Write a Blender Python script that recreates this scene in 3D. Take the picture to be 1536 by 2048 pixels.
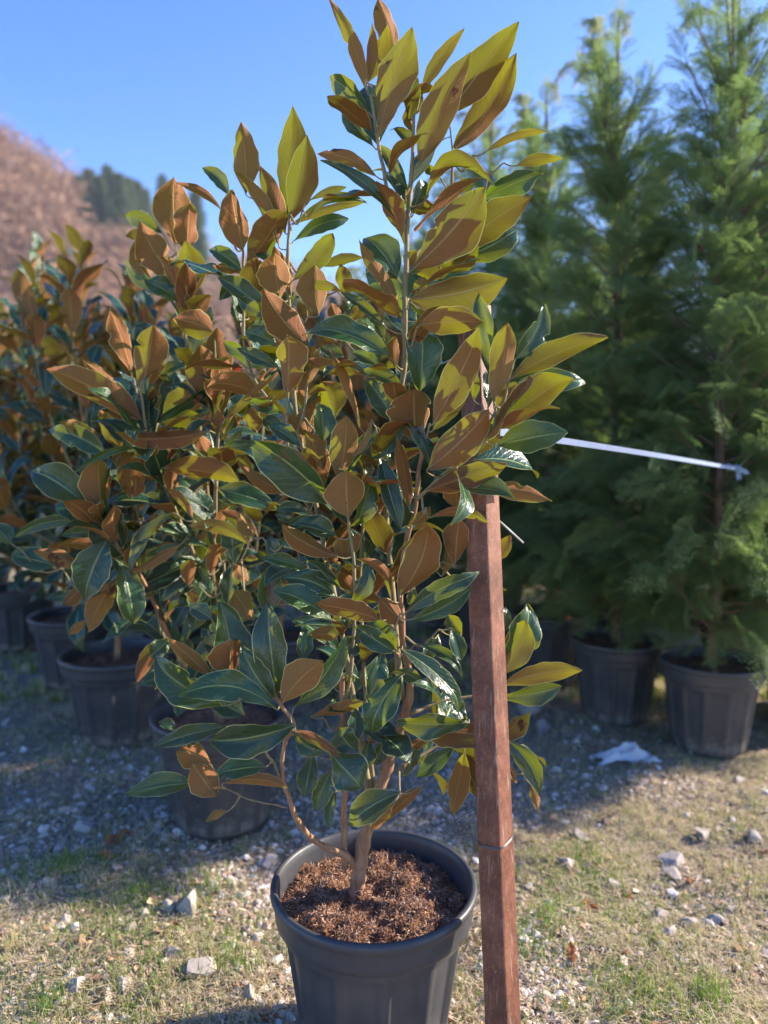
import bpy, math, random
import numpy as np
from mathutils import Vector, Matrix
R = math.radians
random.seed(7); rng = np.random.default_rng(7)
sc = bpy.context.scene
for o in list(bpy.data.objects): bpy.data.objects.remove(o)
COL = sc.collection

# ------------------------------------------------------------------ camera, sky, sun, exposure
CAM_H, PITCH, F = 1.5, R(5.5), 1538.0
cam = bpy.data.cameras.new('camera'); co = bpy.data.objects.new('camera', cam); COL.objects.link(co)
co.location = (0, 0, CAM_H); co.rotation_euler = (R(90) - PITCH, 0, 0)
cam.sensor_fit = 'VERTICAL'; cam.sensor_height = 34.6; cam.lens = 34.6 * F / 2048
cam.clip_start = .05; cam.clip_end = 3000
cam.dof.use_dof = True; cam.dof.focus_distance = 1.78; cam.dof.aperture_fstop = 1.6
sc.camera = co
SUN_AZ, SUN_EL = R(75), R(27)        # azimuth clockwise from +Y
W = bpy.data.worlds.new('World'); sc.world = W; W.use_nodes = True
wn, wl = W.node_tree.nodes, W.node_tree.links
bgn = wn['Background']; sky = wn.new('ShaderNodeTexSky'); sky.sky_type = 'NISHITA'; sky.sun_disc = False
sky.sun_elevation = SUN_EL; sky.sun_rotation = SUN_AZ; sky.altitude = 600; sky.air_density = 1.0; sky.dust_density = .35; sky.ozone_density = 2.2
hs_ = wn.new('ShaderNodeHueSaturation'); hs_.inputs['Saturation'].default_value = 1.36; hs_.inputs['Value'].default_value = 1.06; hs_.inputs['Hue'].default_value = .518; wl.new(sky.outputs[0], hs_.inputs['Color']); wl.new(hs_.outputs[0], bgn.inputs[0]); bgn.inputs[1].default_value = .13
sl = bpy.data.lights.new('sun', 'SUN'); sl.energy = 5.0; sl.angle = R(.5); sl.color = (1, .90, .76)
so = bpy.data.objects.new('sun', sl); COL.objects.link(so)
sd = Vector((math.sin(SUN_AZ) * math.cos(SUN_EL), math.cos(SUN_AZ) * math.cos(SUN_EL), math.sin(SUN_EL)))
so.rotation_euler = sd.to_track_quat('Z', 'Y').to_euler(); so.location = (4, 2, 6)
vs = sc.view_settings; vs.view_transform = 'Standard'; vs.look = 'None'; vs.exposure = 1.4; vs.gamma = 1; vs.use_curve_mapping = False
sc.cycles.max_bounces = 8; sc.cycles.transparent_max_bounces = 8

# ------------------------------------------------------------------ helpers
def P(px, py, Y):
    """world point at distance Y in front of the camera, seen at that bearing"""
    x = (px - 768) / F; u = (1024 - py) / F; c, s = math.cos(PITCH), math.sin(PITCH)
    dy = c + u * s; t = Y / dy
    return np.array([x * t, Y, CAM_H + (-s + u * c) * t])
CAMP = np.array([0, 0, CAM_H])
def zax(p): return p[1] * math.cos(PITCH) - (p[2] - CAM_H) * math.sin(PITCH)
def nrm(v): v = np.asarray(v, float); return v / (np.linalg.norm(v) + 1e-12)
def tag(o, label=None, cat=None, group=None, kind=None):
    if label: o['label'] = label
    if cat: o['category'] = cat
    if group: o['group'] = group
    if kind: o['kind'] = kind
    return o
def link(o, parent=None):
    COL.objects.link(o)
    if parent is not None: o.parent = parent
    return o
def empty(name, loc, label, cat, group=None):
    o = bpy.data.objects.new(name, None); o.empty_display_size = .1; link(o); o.location = loc
    return tag(o, label, cat, group)
def np_mesh(name, V, faces, mats, smooth=True, uv=None, tint=None, matidx=None):
    """faces: (N,3) or (N,4) arrays, or a list of such arrays"""
    if not isinstance(faces, list): faces = [faces]
    faces = [np.asarray(f) for f in faces if len(f)]
    me = bpy.data.meshes.new(name); V = np.asarray(V, np.float32)
    me.vertices.add(len(V)); me.vertices.foreach_set('co', V.ravel())
    nl = sum(f.size for f in faces); npoly = sum(len(f) for f in faces)
    me.loops.add(nl); idx = np.concatenate([f.ravel() for f in faces]).astype(np.int32)
    me.loops.foreach_set('vertex_index', idx)
    tot = np.concatenate([np.full(len(f), f.shape[1], np.int32) for f in faces])
    st = np.concatenate([[0], np.cumsum(tot)[:-1]]).astype(np.int32)
    me.polygons.add(npoly); me.polygons.foreach_set('loop_start', st)
    me.polygons.foreach_set('use_smooth', np.full(npoly, smooth, bool))
    for m in (mats if isinstance(mats, (list, tuple)) else [mats]): me.materials.append(m)
    if matidx is not None: me.polygons.foreach_set('material_index', np.asarray(matidx, np.int32))
    me.update(calc_edges=True)
    if uv is not None:
        l = me.uv_layers.new(name='UVMap'); l.data.foreach_set('uv', np.asarray(uv, np.float32)[idx].ravel())
    if tint is not None:
        a = me.attributes.new('tint', 'FLOAT', 'POINT'); a.data.foreach_set('value', np.asarray(tint, np.float32))
    return me
def mobj(name, me, parent=None, loc=None):
    o = bpy.data.objects.new(name, me); link(o, parent)
    if loc is not None: o.location = loc
    return o
class MB:
    """collects geometry, then becomes ONE mesh"""
    def __init__(s): s.V = []; s.F3 = []; s.F4 = []; s.n = 0
    def add(s, V, f3=None, f4=None):
        V = np.asarray(V, float)
        if f3 is not None and len(f3): s.F3.append(np.asarray(f3) + s.n)
        if f4 is not None and len(f4): s.F4.append(np.asarray(f4) + s.n)
        s.V.append(V); s.n += len(V)
    def tube(s, pts, rad, seg=8, cap=True, rough=0):
        pts = np.asarray(pts, float); n = len(pts); rad = np.broadcast_to(rad, n)
        T = np.gradient(pts, axis=0); T /= np.linalg.norm(T, axis=1)[:, None] + 1e-12
        ref = np.array([0, 0, 1.]) if abs(T[0][2]) < .9 else np.array([1., 0, 0])
        a = nrm(np.cross(T[0], ref)); V = []
        ang = np.arange(seg) / seg * 2 * np.pi
        for i in range(n):
            a = nrm(a - T[i] * a.dot(T[i])); b = np.cross(T[i], a)
            r = rad[i] * (1 + rough * (rng.random(seg) - .5))
            V.append(pts[i] + (np.cos(ang) * r)[:, None] * a + (np.sin(ang) * r)[:, None] * b)
        V = np.concatenate(V); f = []
        for i in range(n - 1):
            for k in range(seg):
                k2 = (k + 1) % seg; f.append((i * seg + k, i * seg + k2, (i + 1) * seg + k2, (i + 1) * seg + k))
        if cap:
            V = np.vstack([V, pts[0], pts[-1]]); c0, c1 = n * seg, n * seg + 1
            f3 = [(c0, (k + 1) % seg, k) for k in range(seg)] + [(c1, (n - 1) * seg + k, (n - 1) * seg + (k + 1) % seg) for k in range(seg)]
            s.add(V, f3, f)
        else: s.add(V, None, f)
    def mesh(s, name, mat, smooth=True, **k):
        return np_mesh(name, np.concatenate(s.V), [np.concatenate(x) for x in (s.F3, s.F4) if x], mat, smooth, **k)
    def build(s, name, mat, parent=None, smooth=True, loc=None, **k): return mobj(name, s.mesh(name, mat, smooth, **k), parent, loc)
def smoothpath(pts, n=6):
    """Catmull-Rom through rows of (x,y,z,r)"""
    p = np.asarray(pts, float); p = np.vstack([2 * p[0] - p[1], p, 2 * p[-1] - p[-2]]); out = []
    for i in range(1, len(p) - 2):
        for t in np.arange(n) / n:
            out.append(.5 * (2 * p[i] + (p[i + 1] - p[i - 1]) * t + (2 * p[i - 1] - 5 * p[i] + 4 * p[i + 1] - p[i + 2]) * t * t + (3 * p[i] - p[i - 1] - 3 * p[i + 1] + p[i + 2]) * t ** 3))
    out.append(p[-2]); out = np.array(out); out[:, 3] = np.maximum(out[:, 3], 1e-4); return out

# ------------------------------------------------------------------ materials
class NT:
    def __init__(s, name, rough=.7, spec=.3):
        s.m = bpy.data.materials.new(name); s.m.use_nodes = True; s.n = s.m.node_tree.nodes; s.l = s.m.node_tree.links
        s.p = s.n['Principled BSDF']; s.out = s.n['Material Output']
        s.p.inputs['Roughness'].default_value = rough; s.p.inputs['Specular IOR Level'].default_value = spec
    def node(s, t, **k):
        n = s.n.new(t)
        for a, b in k.items():
            if a[0] == 'i' and a[1:].isdigit(): n.inputs[int(a[1:])].default_value = b
            else: setattr(n, a, b)
        return n
    def link(s, a, b): s.l.new(a, b)
    def math(s, op, a, b=0., clamp=False):
        n = s.node('ShaderNodeMath', operation=op, use_clamp=clamp)
        for i, x in enumerate((a, b)):
            if isinstance(x, (int, float)): n.inputs[i].default_value = x
            else: s.link(x, n.inputs[i])
        return n.outputs[0]
    def noise(s, scale, detail=4, rough=.6, vec=None, dist=0):
        n = s.node('ShaderNodeTexNoise'); n.inputs['Scale'].default_value = scale; n.inputs['Detail'].default_value = detail
        n.inputs['Roughness'].default_value = rough; n.inputs['Distortion'].default_value = dist
        if vec is not None: s.link(vec, n.inputs['Vector'])
        return n.outputs['Fac']
    def ramp(s, fac, stops):
        n = s.node('ShaderNodeValToRGB'); e = n.color_ramp.elements
        while len(e) > 1: e.remove(e[-1])
        e[0].position = stops[0][0]; e[0].color = (*stops[0][1], 1)
        for p_, c in stops[1:]: q = e.new(p_); q.color = (*c, 1)
        s.link(fac, n.inputs[0]); return n.outputs[0]
    def mix(s, fac, a, b, blend='MIX'):
        n = s.node('ShaderNodeMix', data_type='RGBA', blend_type=blend)
        for sk, x in ((n.inputs[0], fac), (n.inputs[6], a), (n.inputs[7], b)):
            if isinstance(x, (int, float)): sk.default_value = x
            elif isinstance(x, tuple): sk.default_value = (*x, 1)
            else: s.link(x, sk)
        return n.outputs[2]
    def col(s, c):
        if isinstance(c, tuple): s.p.inputs['Base Color'].default_value = (*c, 1)
        else: s.link(c, s.p.inputs['Base Color'])
        return s
    def bump(s, h, strength=.3, dist=.01):
        b = s.node('ShaderNodeBump'); b.inputs['Strength'].default_value = strength; b.inputs['Distance'].default_value = dist
        s.link(h, b.inputs['Height']); s.link(b.outputs[0], s.p.inputs['Normal']); return b.outputs[0]
    def obj(s): return s.node('ShaderNodeTexCoord').outputs['Object']
    def attr(s, name): return s.node('ShaderNodeAttribute', attribute_name=name).outputs['Fac']
    def rand(s): return s.node('ShaderNodeObjectInfo').outputs['Random']
    def translucent(s, c, w):
        t = s.node('ShaderNodeBsdfTranslucent')
        if isinstance(c, tuple): t.inputs[0].default_value = (*c, 1)
        else: s.link(c, t.inputs[0])
        m = s.node('ShaderNodeMixShader'); m.inputs[0].default_value = w
        s.link(s.p.outputs[0], m.inputs[1]); s.link(t.outputs[0], m.inputs[2]); s.link(m.outputs[0], s.out.inputs[0]); return m

def leaf_material(name, tw=.11):
    s = NT(name, .3, .5)
    uvn = s.node('ShaderNodeUVMap').outputs[0]; sep = s.node('ShaderNodeSeparateXYZ'); s.link(uvn, sep.inputs[0])
    u = s.math('ABSOLUTE', s.math('SUBTRACT', s.math('MULTIPLY', sep.outputs[0], 2.), 1.)); v = sep.outputs[1]
    back = s.node('ShaderNodeNewGeometry').outputs['Backfacing']; rnd = s.rand(); ob = s.obj()
    w = s.math('ADD', s.math('MULTIPLY', v, 62.), s.math('MULTIPLY', u, -17.))
    w = s.math('ADD', w, s.math('MULTIPLY', s.noise(26, 3, .6, ob), 13.))
    vein = s.math('POWER', s.math('ABSOLUTE', s.math('SINE', s.math('MULTIPLY', w, .5))), 14.)
    rib = s.math('SUBTRACT', 1., s.math('MULTIPLY', u, 15.), True)
    edge = s.math('MULTIPLY', s.math('SUBTRACT', u, .955), 40., True)  # pale blade margin, with bright rim light painted into the colour
    n1 = s.noise(9, 5, .65, ob); n2 = s.noise(38, 4, .7, ob); n3 = s.noise(150, 3, .6, ob)
    r2 = s.math('FRACT', s.math('MULTIPLY', rnd, 7.31)); r3 = s.math('FRACT', s.math('MULTIPLY', rnd, 17.7))
    top = s.ramp(s.math('ADD', s.math('MULTIPLY', n1, .5), s.math('MULTIPLY', rnd, .5)),
                 [(.2, (.006, .030, .024)), (.45, (.011, .045, .026)), (.72, (.022, .066, .026)), (.95, (.055, .100, .028))])
    top = s.mix(s.math('MULTIPLY', vein, .16), top, (.10, .19, .06))
    top = s.mix(rib, top, (.34, .40, .13)); top = s.mix(edge, top, (.58, .52, .20))
    und = s.ramp(s.math('ADD', s.math('MULTIPLY', n1, .35), s.math('MULTIPLY', r2, .65)),
                 [(.1, (.150, .050, .024)), (.4, (.245, .086, .037)), (.65, (.275, .112, .046)), (.9, (.250, .138, .056))])
    und = s.mix(s.math('MULTIPLY', n3, .35), und, (.17, .07, .03))
    und = s.mix(s.math('MULTIPLY', vein, .06), und, (.40, .22, .08))
    und = s.mix(rib, und, (.50, .30, .11)); und = s.mix(edge, und, (.70, .55, .22))
    spot = s.math('MULTIPLY', s.math('SUBTRACT', s.math('ADD', n1, s.math('MULTIPLY', s.math('POWER', r3, 4.), .14)), .705), 30., True)
    fleck = s.math('MULTIPLY', s.math('SUBTRACT', n2, .735), 40., True)
    top = s.mix(spot, top, (.16, .09, .045)); und = s.mix(spot, und, (.10, .045, .025))
    c = s.mix(back, top, und); c = s.mix(fleck, c, (.05, .025, .015)); s.col(c)
    rg = s.math('ADD', s.math('MULTIPLY', n2, .12), .20)
    rg = s.math('ADD', rg, s.math('MULTIPLY', back, .48)); s.link(rg, s.p.inputs['Roughness'])
    s.link(s.math('SUBTRACT', .5, s.math('MULTIPLY', back, .35)), s.p.inputs['Specular IOR Level'])
    h = s.math('ADD', s.math('MULTIPLY', vein, .35), s.math('ADD', s.math('MULTIPLY', rib, 1.2), s.math('MULTIPLY', n2, .9)))
    h = s.math('ADD', h, s.math('MULTIPLY', s.noise(30, 3, .6, ob), 2.2)); s.bump(h, .5, .0022)
    tr = s.ramp(r3, [(0, (.58, .72, .02)), (.5, (.78, .80, .016)), (1, (.52, .76, .03))])
    tr = s.mix(s.math('MULTIPLY', vein, .22), tr, (.26, .24, .015)); tr = s.mix(rib, tr, (.34, .24, .05)); tr = s.mix(spot, tr, (.16, .05, .01))
    s.translucent(tr, tw); return s.m
M_LEAF = leaf_material('magnolia_leaf', .125); M_LEAF2 = leaf_material('magnolia_leaf_inner', .06)  # inner and rear copy: weaker translucency stands in for their shade

def bark_material(name, c1, c2, c3, scale=60):
    s = NT(name, .8, .25); ob = s.obj()
    mp = s.node('ShaderNodeMapping'); s.link(ob, mp.inputs[0]); mp.inputs['Scale'].default_value = (1, 1, .25)
    n = s.noise(scale, 6, .7, mp.outputs[0]); n2 = s.noise(14, 3, .5, ob)
    c = s.ramp(n, [(.3, c1), (.5, c2), (.7, c3)]); c = s.mix(s.math('MULTIPLY', n2, .5), c, c2); s.col(c); s.bump(n, .7, .003); return s.m
M_BARK = bark_material('magnolia_bark', (.15, .075, .04), (.33, .18, .10), (.46, .29, .18))
M_TWIG = bark_material('green_twig', (.15, .13, .055), (.27, .21, .11), (.38, .30, .18), 90)
M_CBARK = bark_material('conifer_bark', (.10, .06, .04), (.20, .12, .08), (.30, .21, .15))

def plastic(name, c, r=.42):
    s = NT(name, r, .5); ob = s.obj(); n = s.noise(7, 6, .65, ob); n2 = s.noise(60, 5, .75, ob); n3 = s.noise(240, 2, .5, ob)
    dust = s.math('MULTIPLY', s.math('SUBTRACT', n, .42), 1.6, True)
    cc = s.mix(s.math('MULTIPLY', dust, .55), c, (.19, .165, .14)); sp_ = s.node('ShaderNodeSeparateXYZ'); s.link(ob, sp_.inputs[0]); n5 = s.noise(24, 6, .8, ob)
    mud = s.math('MULTIPLY', s.math('SUBTRACT', s.math('ADD', n5, s.math('MULTIPLY', s.math('SUBTRACT', .16, sp_.outputs[2]), 1.3)), .60), 6., True)
    cc = s.mix(s.math('MULTIPLY', mud, .55), cc, (.26, .20, .15)); scr = s.math('MULTIPLY', s.math('SUBTRACT', n2, .63), 9., True)
    cc = s.mix(s.math('MULTIPLY', scr, .35), cc, (.34, .31, .28)); s.col(cc)
    s.link(s.math('ADD', s.math('MULTIPLY', n2, .3), r - .12), s.p.inputs['Roughness']); s.bump(s.math('ADD', s.math('MULTIPLY', n3, .25), n2), .12, .002); return s.m
M_POT = plastic('black_pot_plastic', (.050, .050, .056))

def soil_material():
    s = NT('potting_soil', .95, .1); ob = s.obj(); n = s.noise(55, 8, .75, ob); n2 = s.noise(12, 4, .6, ob)
    c = s.ramp(n, [(.3, (.08, .038, .022)), (.48, (.24, .12, .068)), (.62, (.40, .22, .13)), (.8, (.55, .36, .23))])
    c = s.mix(s.math('MULTIPLY', n2, .45), c, (.16, .08, .045)); s.col(c); s.bump(n, 1., .012); return s.m
M_SOIL = soil_material()
def tint_material(name, stops, rough=.7, tr=None, w=.3, spec=.3, bump=0):
    s = NT(name, rough, spec); ob = s.obj(); c = s.ramp(s.attr('tint'), stops)
    n = s.noise(50, 4, .6, ob); c = s.mix(s.math('MULTIPLY', n, .3), c, s.mix(.5, c, (.1, .08, .05))); s.col(c)
    if bump: s.bump(n, bump, .004)
    if tr: s.translucent(s.mix(.35, c, tr), w)
    return s.m
M_FIBRE = tint_material('soil_fibre', [(0, (.16, .08, .045)), (.4, (.40, .22, .135)), (.75, (.60, .39, .26)), (1, (.75, .60, .44))], .9)
M_GRASS = tint_material('grass_blades', [(0, (.08, .19, .03)), (.3, (.18, .31, .05)), (.42, (.40, .42, .12)), (.52, (.70, .56, .34)), (.85, (.85, .71, .51)), (1, (.55, .38, .25))], .6, (.35, .45, .05), .35)
M_GRAVEL = tint_material('pale_gravel', [(0, (.28, .20, .15)), (.3, (.50, .39, .32)), (.65, (.70, .58, .50)), (1, (.84, .77, .71))], .85, bump=.6)
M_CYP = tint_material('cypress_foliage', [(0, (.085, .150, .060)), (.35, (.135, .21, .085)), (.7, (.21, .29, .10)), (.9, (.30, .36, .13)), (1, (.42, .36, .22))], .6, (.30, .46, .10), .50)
M_SHRUB = tint_material('shrub_foliage', [(0, (.05, .10, .02)), (.5, (.13, .19, .04)), (1, (.26, .28, .07))], .6, (.30, .36, .05), .35)
M_PINE = tint_material('pine_foliage', [(0, (.09, .15, .09)), (.6, (.16, .22, .11)), (1, (.25, .28, .13))], .8, (.12, .15, .04), .2)
M_BARE = tint_material('bare_wood_twigs', [(0, (.20, .13, .09)), (.4, (.38, .225, .15)), (.75, (.55, .33, .22)), (1, (.38, .32, .15))], .9, (.3, .18, .13), .3)

def ground_material():
    s = NT('ground_earth', .95, .1); ob = s.obj(); n = s.noise(3.2, 6, .65, ob); n2 = s.noise(70, 6, .75, ob)
    c = s.ramp(n2, [(.3, (.17, .12, .09)), (.5, (.40, .31, .24)), (.65, (.58, .49, .41)), (.8, (.72, .66, .60))])
    g = s.ramp(n, [(.42, (.0, .0, .0)), (.6, (1, 1, 1))]); c = s.mix(s.math('MULTIPLY', g, .30), c, (.20, .22, .08)); s.col(c)
    s.bump(s.math('ADD', n2, s.noise(22, 4, .6, ob)), 1., .02); return s.m
M_GROUND = ground_material()
def rust_material():
    s = NT('rusty_steel', .55, .4); ob = s.obj()
    mp = s.node('ShaderNodeMapping'); s.link(ob, mp.inputs[0]); mp.inputs['Scale'].default_value = (4.2, 4.2, 1.7)
    n = s.noise(75, 4, .7, mp.outputs[0], 1.6); n2 = s.noise(9, 5, .7, ob); n3 = s.noise(55, 6, .8, ob)
    mp2 = s.node('ShaderNodeMapping'); s.link(ob, mp2.inputs[0]); mp2.inputs['Scale'].default_value = (60, 60, .7); n4 = s.noise(2.2, 3, .5, mp2.outputs[0])
    c = s.ramp(n2, [(.3, (.070, .027, .018)), (.5, (.17, .062, .037)), (.7, (.31, .125, .072))])
    c = s.mix(s.math('MULTIPLY', s.math('SUBTRACT', n3, .5), 2.2, True), c, (.10, .035, .025))
    c = s.mix(s.math('MULTIPLY', s.math('SUBTRACT', n, .585), 9., True), c, (.52, .30, .17))
    c = s.mix(s.math('MULTIPLY', s.math('SUBTRACT', n4, .60), 5., True), c, (.34, .24, .19)); s.col(c)
    s.p.inputs['Metallic'].default_value = .12; s.link(s.math('ADD', s.math('MULTIPLY', n3, .35), .32), s.p.inputs['Roughness']); s.bump(s.math('ADD', n, n3), .6, .0015); return s.m
M_RUST = rust_material()
def simple(name, c, rough=.6, spec=.3, metal=0, c2=None, scale=30, bump=0, tr=0):
    s = NT(name, rough, spec); n = s.noise(scale, 5, .65, s.obj()); s.col(s.mix(n, c, c2 or tuple(x * .6 for x in c))); s.p.inputs['Metallic'].default_value = metal
    if bump: s.bump(n, bump, .006)
    if tr: s.translucent(c, tr)
    return s.m
M_WIRE = simple('dark_wire', (.20, .19, .18), .45, .5, .8)
M_CABLE = simple('pale_cable', (.62, .62, .60), .4, .5)
M_STRAP = simple('white_strap', (.42, .50, .70), .5, .4, c2=(.28, .34, .50), scale=45, tr=.2)
M_ROCK = simple('pale_rock', (.52, .45, .40), .9, .2, c2=(.26, .22, .19), scale=26, bump=.8)
M_RAG = simple('white_plastic_rag', (.74, .76, .80), .6, .3, c2=(.52, .54, .60), scale=12, tr=.15)
M_DRY = simple('dry_leaf', (.44, .20, .09), .8, .2, c2=(.26, .10, .05), scale=40, tr=.3)
M_DRYP = simple('dry_leaf_pale', (.52, .36, .23), .8, .2, c2=(.36, .22, .13), scale=40, tr=.3)
M_TAG = simple('orange_tag', (.85, .17, .05), .5, .3, c2=(.75, .14, .04), tr=.3)
M_PEB = simple('soil_pebble', (.45, .38, .33), .9, .2, c2=(.25, .19, .15))

# ------------------------------------------------------------------ ground
def gh(x, y):
    return (.010 * np.sin(x * 5.1 + y * 2.3) + .008 * np.sin(x * 11 - y * 7.7 + 1) + .006 * np.sin(y * 17 + x * 3)) * np.clip((12 - y) / 4, 0, 1) - .012
xs = np.concatenate([[-400, -120, -40, -15], np.linspace(-6, 6, 121), [15, 40, 120, 400]])
ys = np.concatenate([[-30, -8, -2], np.linspace(0, 10, 101), [14, 22, 40, 80, 160, 320, 700]])
gx, gy = np.meshgrid(xs, ys); gz = gh(gx, gy) * (np.abs(gx) < 7)
nx, ny = len(xs), len(ys); ii = (np.arange(ny - 1)[:, None] * nx + np.arange(nx - 1)).ravel()
tag(mobj('ground', np_mesh('ground', np.stack([gx, gy, gz], -1).reshape(-1, 3), np.stack([ii, ii + 1, ii + nx + 1, ii + nx], 1), M_GROUND)), kind='structure')

# ------------------------------------------------------------------ far hill with its bare wood
def hz(x, y):                      # rises to the far left
    t = np.clip((y - 70) / 120, 0, 1); t = t * t * (3 - 2 * t)
    ridge = 12 + 40 * np.clip((-(x) + 8) / 95, 0, 1.6) ** .9 + 9 * np.clip((60 - x) / 120, 0, 1)
    return t * (ridge + 2.5 * np.sin(x * .07 + 1) + 1.5 * np.sin(x * .19)) + 3 * np.sin(x * .05 + y * .04) * t - 1.0
hx = np.linspace(-240, 160, 70); hy = np.linspace(60, 330, 50); X, Y_ = np.meshgrid(hx, hy); Z = hz(X, Y_)
nx, ny = len(hx), len(hy); ii = (np.arange(ny - 1)[:, None] * nx + np.arange(nx - 1)).ravel()
M_HILL = simple('hill_litter', (.36, .21, .13), .95, .1, c2=(.19, .135, .10), scale=.35)
tag(mobj('hill', np_mesh('hill', np.stack([X, Y_, Z], -1).reshape(-1, 3), np.stack([ii, ii + 1, ii + nx + 1, ii + nx], 1), M_HILL)), kind='structure')
def flakes(C, D, Wd, L, wid, tint):
    """thin triangles: start C, direction D (unit), side Wd (unit)"""
    n = len(C); L = np.broadcast_to(L, n)[:, None]; wid = np.broadcast_to(wid, n)[:, None]
    V = np.stack([C - Wd * wid * .5, C + Wd * wid * .5, C + D * L], 1).reshape(-1, 3)
    return V, np.arange(3 * n).reshape(-1, 3), np.repeat(tint, 3)
def runit(n, zmin=-1, zmax=1):
    z = rng.uniform(zmin, zmax, n); a = rng.uniform(0, 2 * np.pi, n); r = np.sqrt(np.clip(1 - z * z, 0, 1)); return np.stack([r * np.cos(a), r * np.sin(a), z], 1)
Vs, Fs, Ts, nn = [], [], [], 0
nt = 2600; tx = rng.uniform(-180, 60, nt); ty = rng.uniform(85, 235, nt)
for x, y in zip(tx, ty):
    _px = 768 + F * x / y
    low = 168 < _px < 318 and y < 188
    h = rng.uniform(7, 13) ; _z = hz(x, y)
    if low: h = min(h, max(rng.uniform(1.8, 3.2), P(_px, 452, y)[2] - _z))
    elif 325 <= _px < 620: h = min(h, P(_px, 455, y)[2] - _z)
    if h < 2: continue
    b = np.array([x, y, hz(x, y) - .3]); n = 70
    c = rng.normal(0, 1, (n, 3)) * np.array([h * .17, h * .17, h * .22]) + b + [0, 0, h * .58]
    d = runit(n, .0, 1); w = nrm_ = np.cross(d, runit(n)); w = w / np.linalg.norm(w, axis=1)[:, None]
    t0 = rng.random()
    V, f, t = flakes(c - d * .8, d, w, rng.uniform(1.4, 3.4, n) * min(1, h / 7), rng.uniform(.16, .5, n), np.clip(t0 * .8 + rng.normal(0, .12, n), 0, 1))
    Vs.append(V); Fs.append(f + nn); Ts.append(t); nn += len(V)
    V, f, t = flakes(b[None], np.array([[0, 0, 1.]]), np.array([[1., 0, 0]]), h, .45, np.array([.2])); Vs.append(V); Fs.append(f + nn); Ts.append(t); nn += 3
tag(mobj('bare_woodland', np_mesh('bare_woodland', np.concatenate(Vs), np.concatenate(Fs), M_BARE, False, tint=np.concatenate(Ts))), 'leafless pinkish brown woodland covering the far hillside', 'woodland', kind='stuff')

def tuft_tree(H, Rr, seed, n=2600):
    """far pine: tiers of drooping boughs as flakes"""
    r = np.random.default_rng(seed); z = r.uniform(.06, 1, n) ** .9; a = r.uniform(0, 2 * np.pi, n)
    rad = Rr * (1 - z) ** .8 * (.55 + .45 * r.random(n)) * (1 + .25 * np.sin(a * 3 + z * 20))
    q = r.random(n) ** .6
    c = np.stack([np.cos(a) * rad * q, np.sin(a) * rad * q, z * H], 1)
    d = np.stack([np.cos(a), np.sin(a), r.uniform(-.5, .3, n)], 1); d /= np.linalg.norm(d, axis=1)[:, None]
    w = np.cross(d, r.normal(0, 1, (n, 3))); w /= np.linalg.norm(w, axis=1)[:, None]
    V, f, t = flakes(c, d, w, r.uniform(.05, .12, n) * H, r.uniform(.02, .05, n) * H, np.clip(.5 + r.normal(0, .25, n), 0, 1))
    return np_mesh('crown', V, f, M_PINE, False, tint=t)
pm = [tuft_tree(13, 3.0, 1), tuft_tree(11, 2.8, 2)]
tb = MB(); tb.tube([(0, 0, 0), (0, 0, 7), (0, 0, 12)], [.3, .18, .04], 6); TRK = tb.mesh('trunk', M_CBARK)
pines = [  # px, top py, Y, kind, label
    (158, 352, 176, 0, 'leftmost evergreen of the dark clump on the hillside'), (180, 338, 182, 1, 'pointed evergreen second from the left in the hillside clump'), (199, 352, 172, 0, 'short evergreen between the two pointed ones of the hillside clump'),
    (218, 332, 180, 1, 'tallest evergreen in the middle of the hillside clump'), (238, 348, 170, 0, 'broad evergreen right of the tallest one on the hillside'), (256, 356, 178, 1, 'narrow evergreen toward the right of the hillside clump'),
    (272, 362, 182, 0, 'next to last evergreen at the right of the hillside clump'), (290, 378, 184, 1, 'lowest evergreen at the right end of the hillside clump'), (327, 352, 190, 1, 'lone pale evergreen poking above the ridge right of the clump'), (392, 384, 150, 1, 'small dark evergreen alone above the low right end of the far ridge')]
for i, (px, py, Y, kd, lab) in enumerate(pines):
    b = P(px, 430, Y); z0 = hz(b[0], b[1]) - .5; H = [13, 11][kd]; top = P(px, py, Y)[2]
    e = empty('pine_tree', (b[0], b[1], z0), lab, 'evergreen', 'evergreens on the far hill')
    k = max(.6, (top - z0) / H); kw = min(k * 1.25, 1.25); e.scale = (kw, kw, k); e.rotation_euler.z = i * 1.3
    mobj('crown', pm[kd], e); mobj('trunk', TRK, e)

# ------------------------------------------------------------------ shrubs in the middle distance
def ball_crown(r_, H, n, seed, leaf=.05):
    r = np.random.default_rng(seed); k = 9; cs = r.normal(0, 1, (k, 3)) * [r_ * .45, r_ * .45, H * .2] + [0, 0, H * .55]
    c = cs[r.integers(0, k, n)] + r.normal(0, 1, (n, 3)) * [r_ * .28, r_ * .28, H * .14]; c[:, 2] = np.abs(c[:, 2])
    d = r.normal(0, 1, (n, 3)) + [0, 0, .6]; d /= np.linalg.norm(d, axis=1)[:, None]
    w = np.cross(d, r.normal(0, 1, (n, 3))); w /= np.linalg.norm(w, axis=1)[:, None]
    V, f, t = flakes(c, d, w, r.uniform(.6, 1.3, n) * leaf * 1.6, r.uniform(.5, 1, n) * leaf, np.clip(r.normal(.5, .25, n), 0, 1))
    return np_mesh('foliage', V, f, M_SHRUB, False, tint=t)
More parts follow.
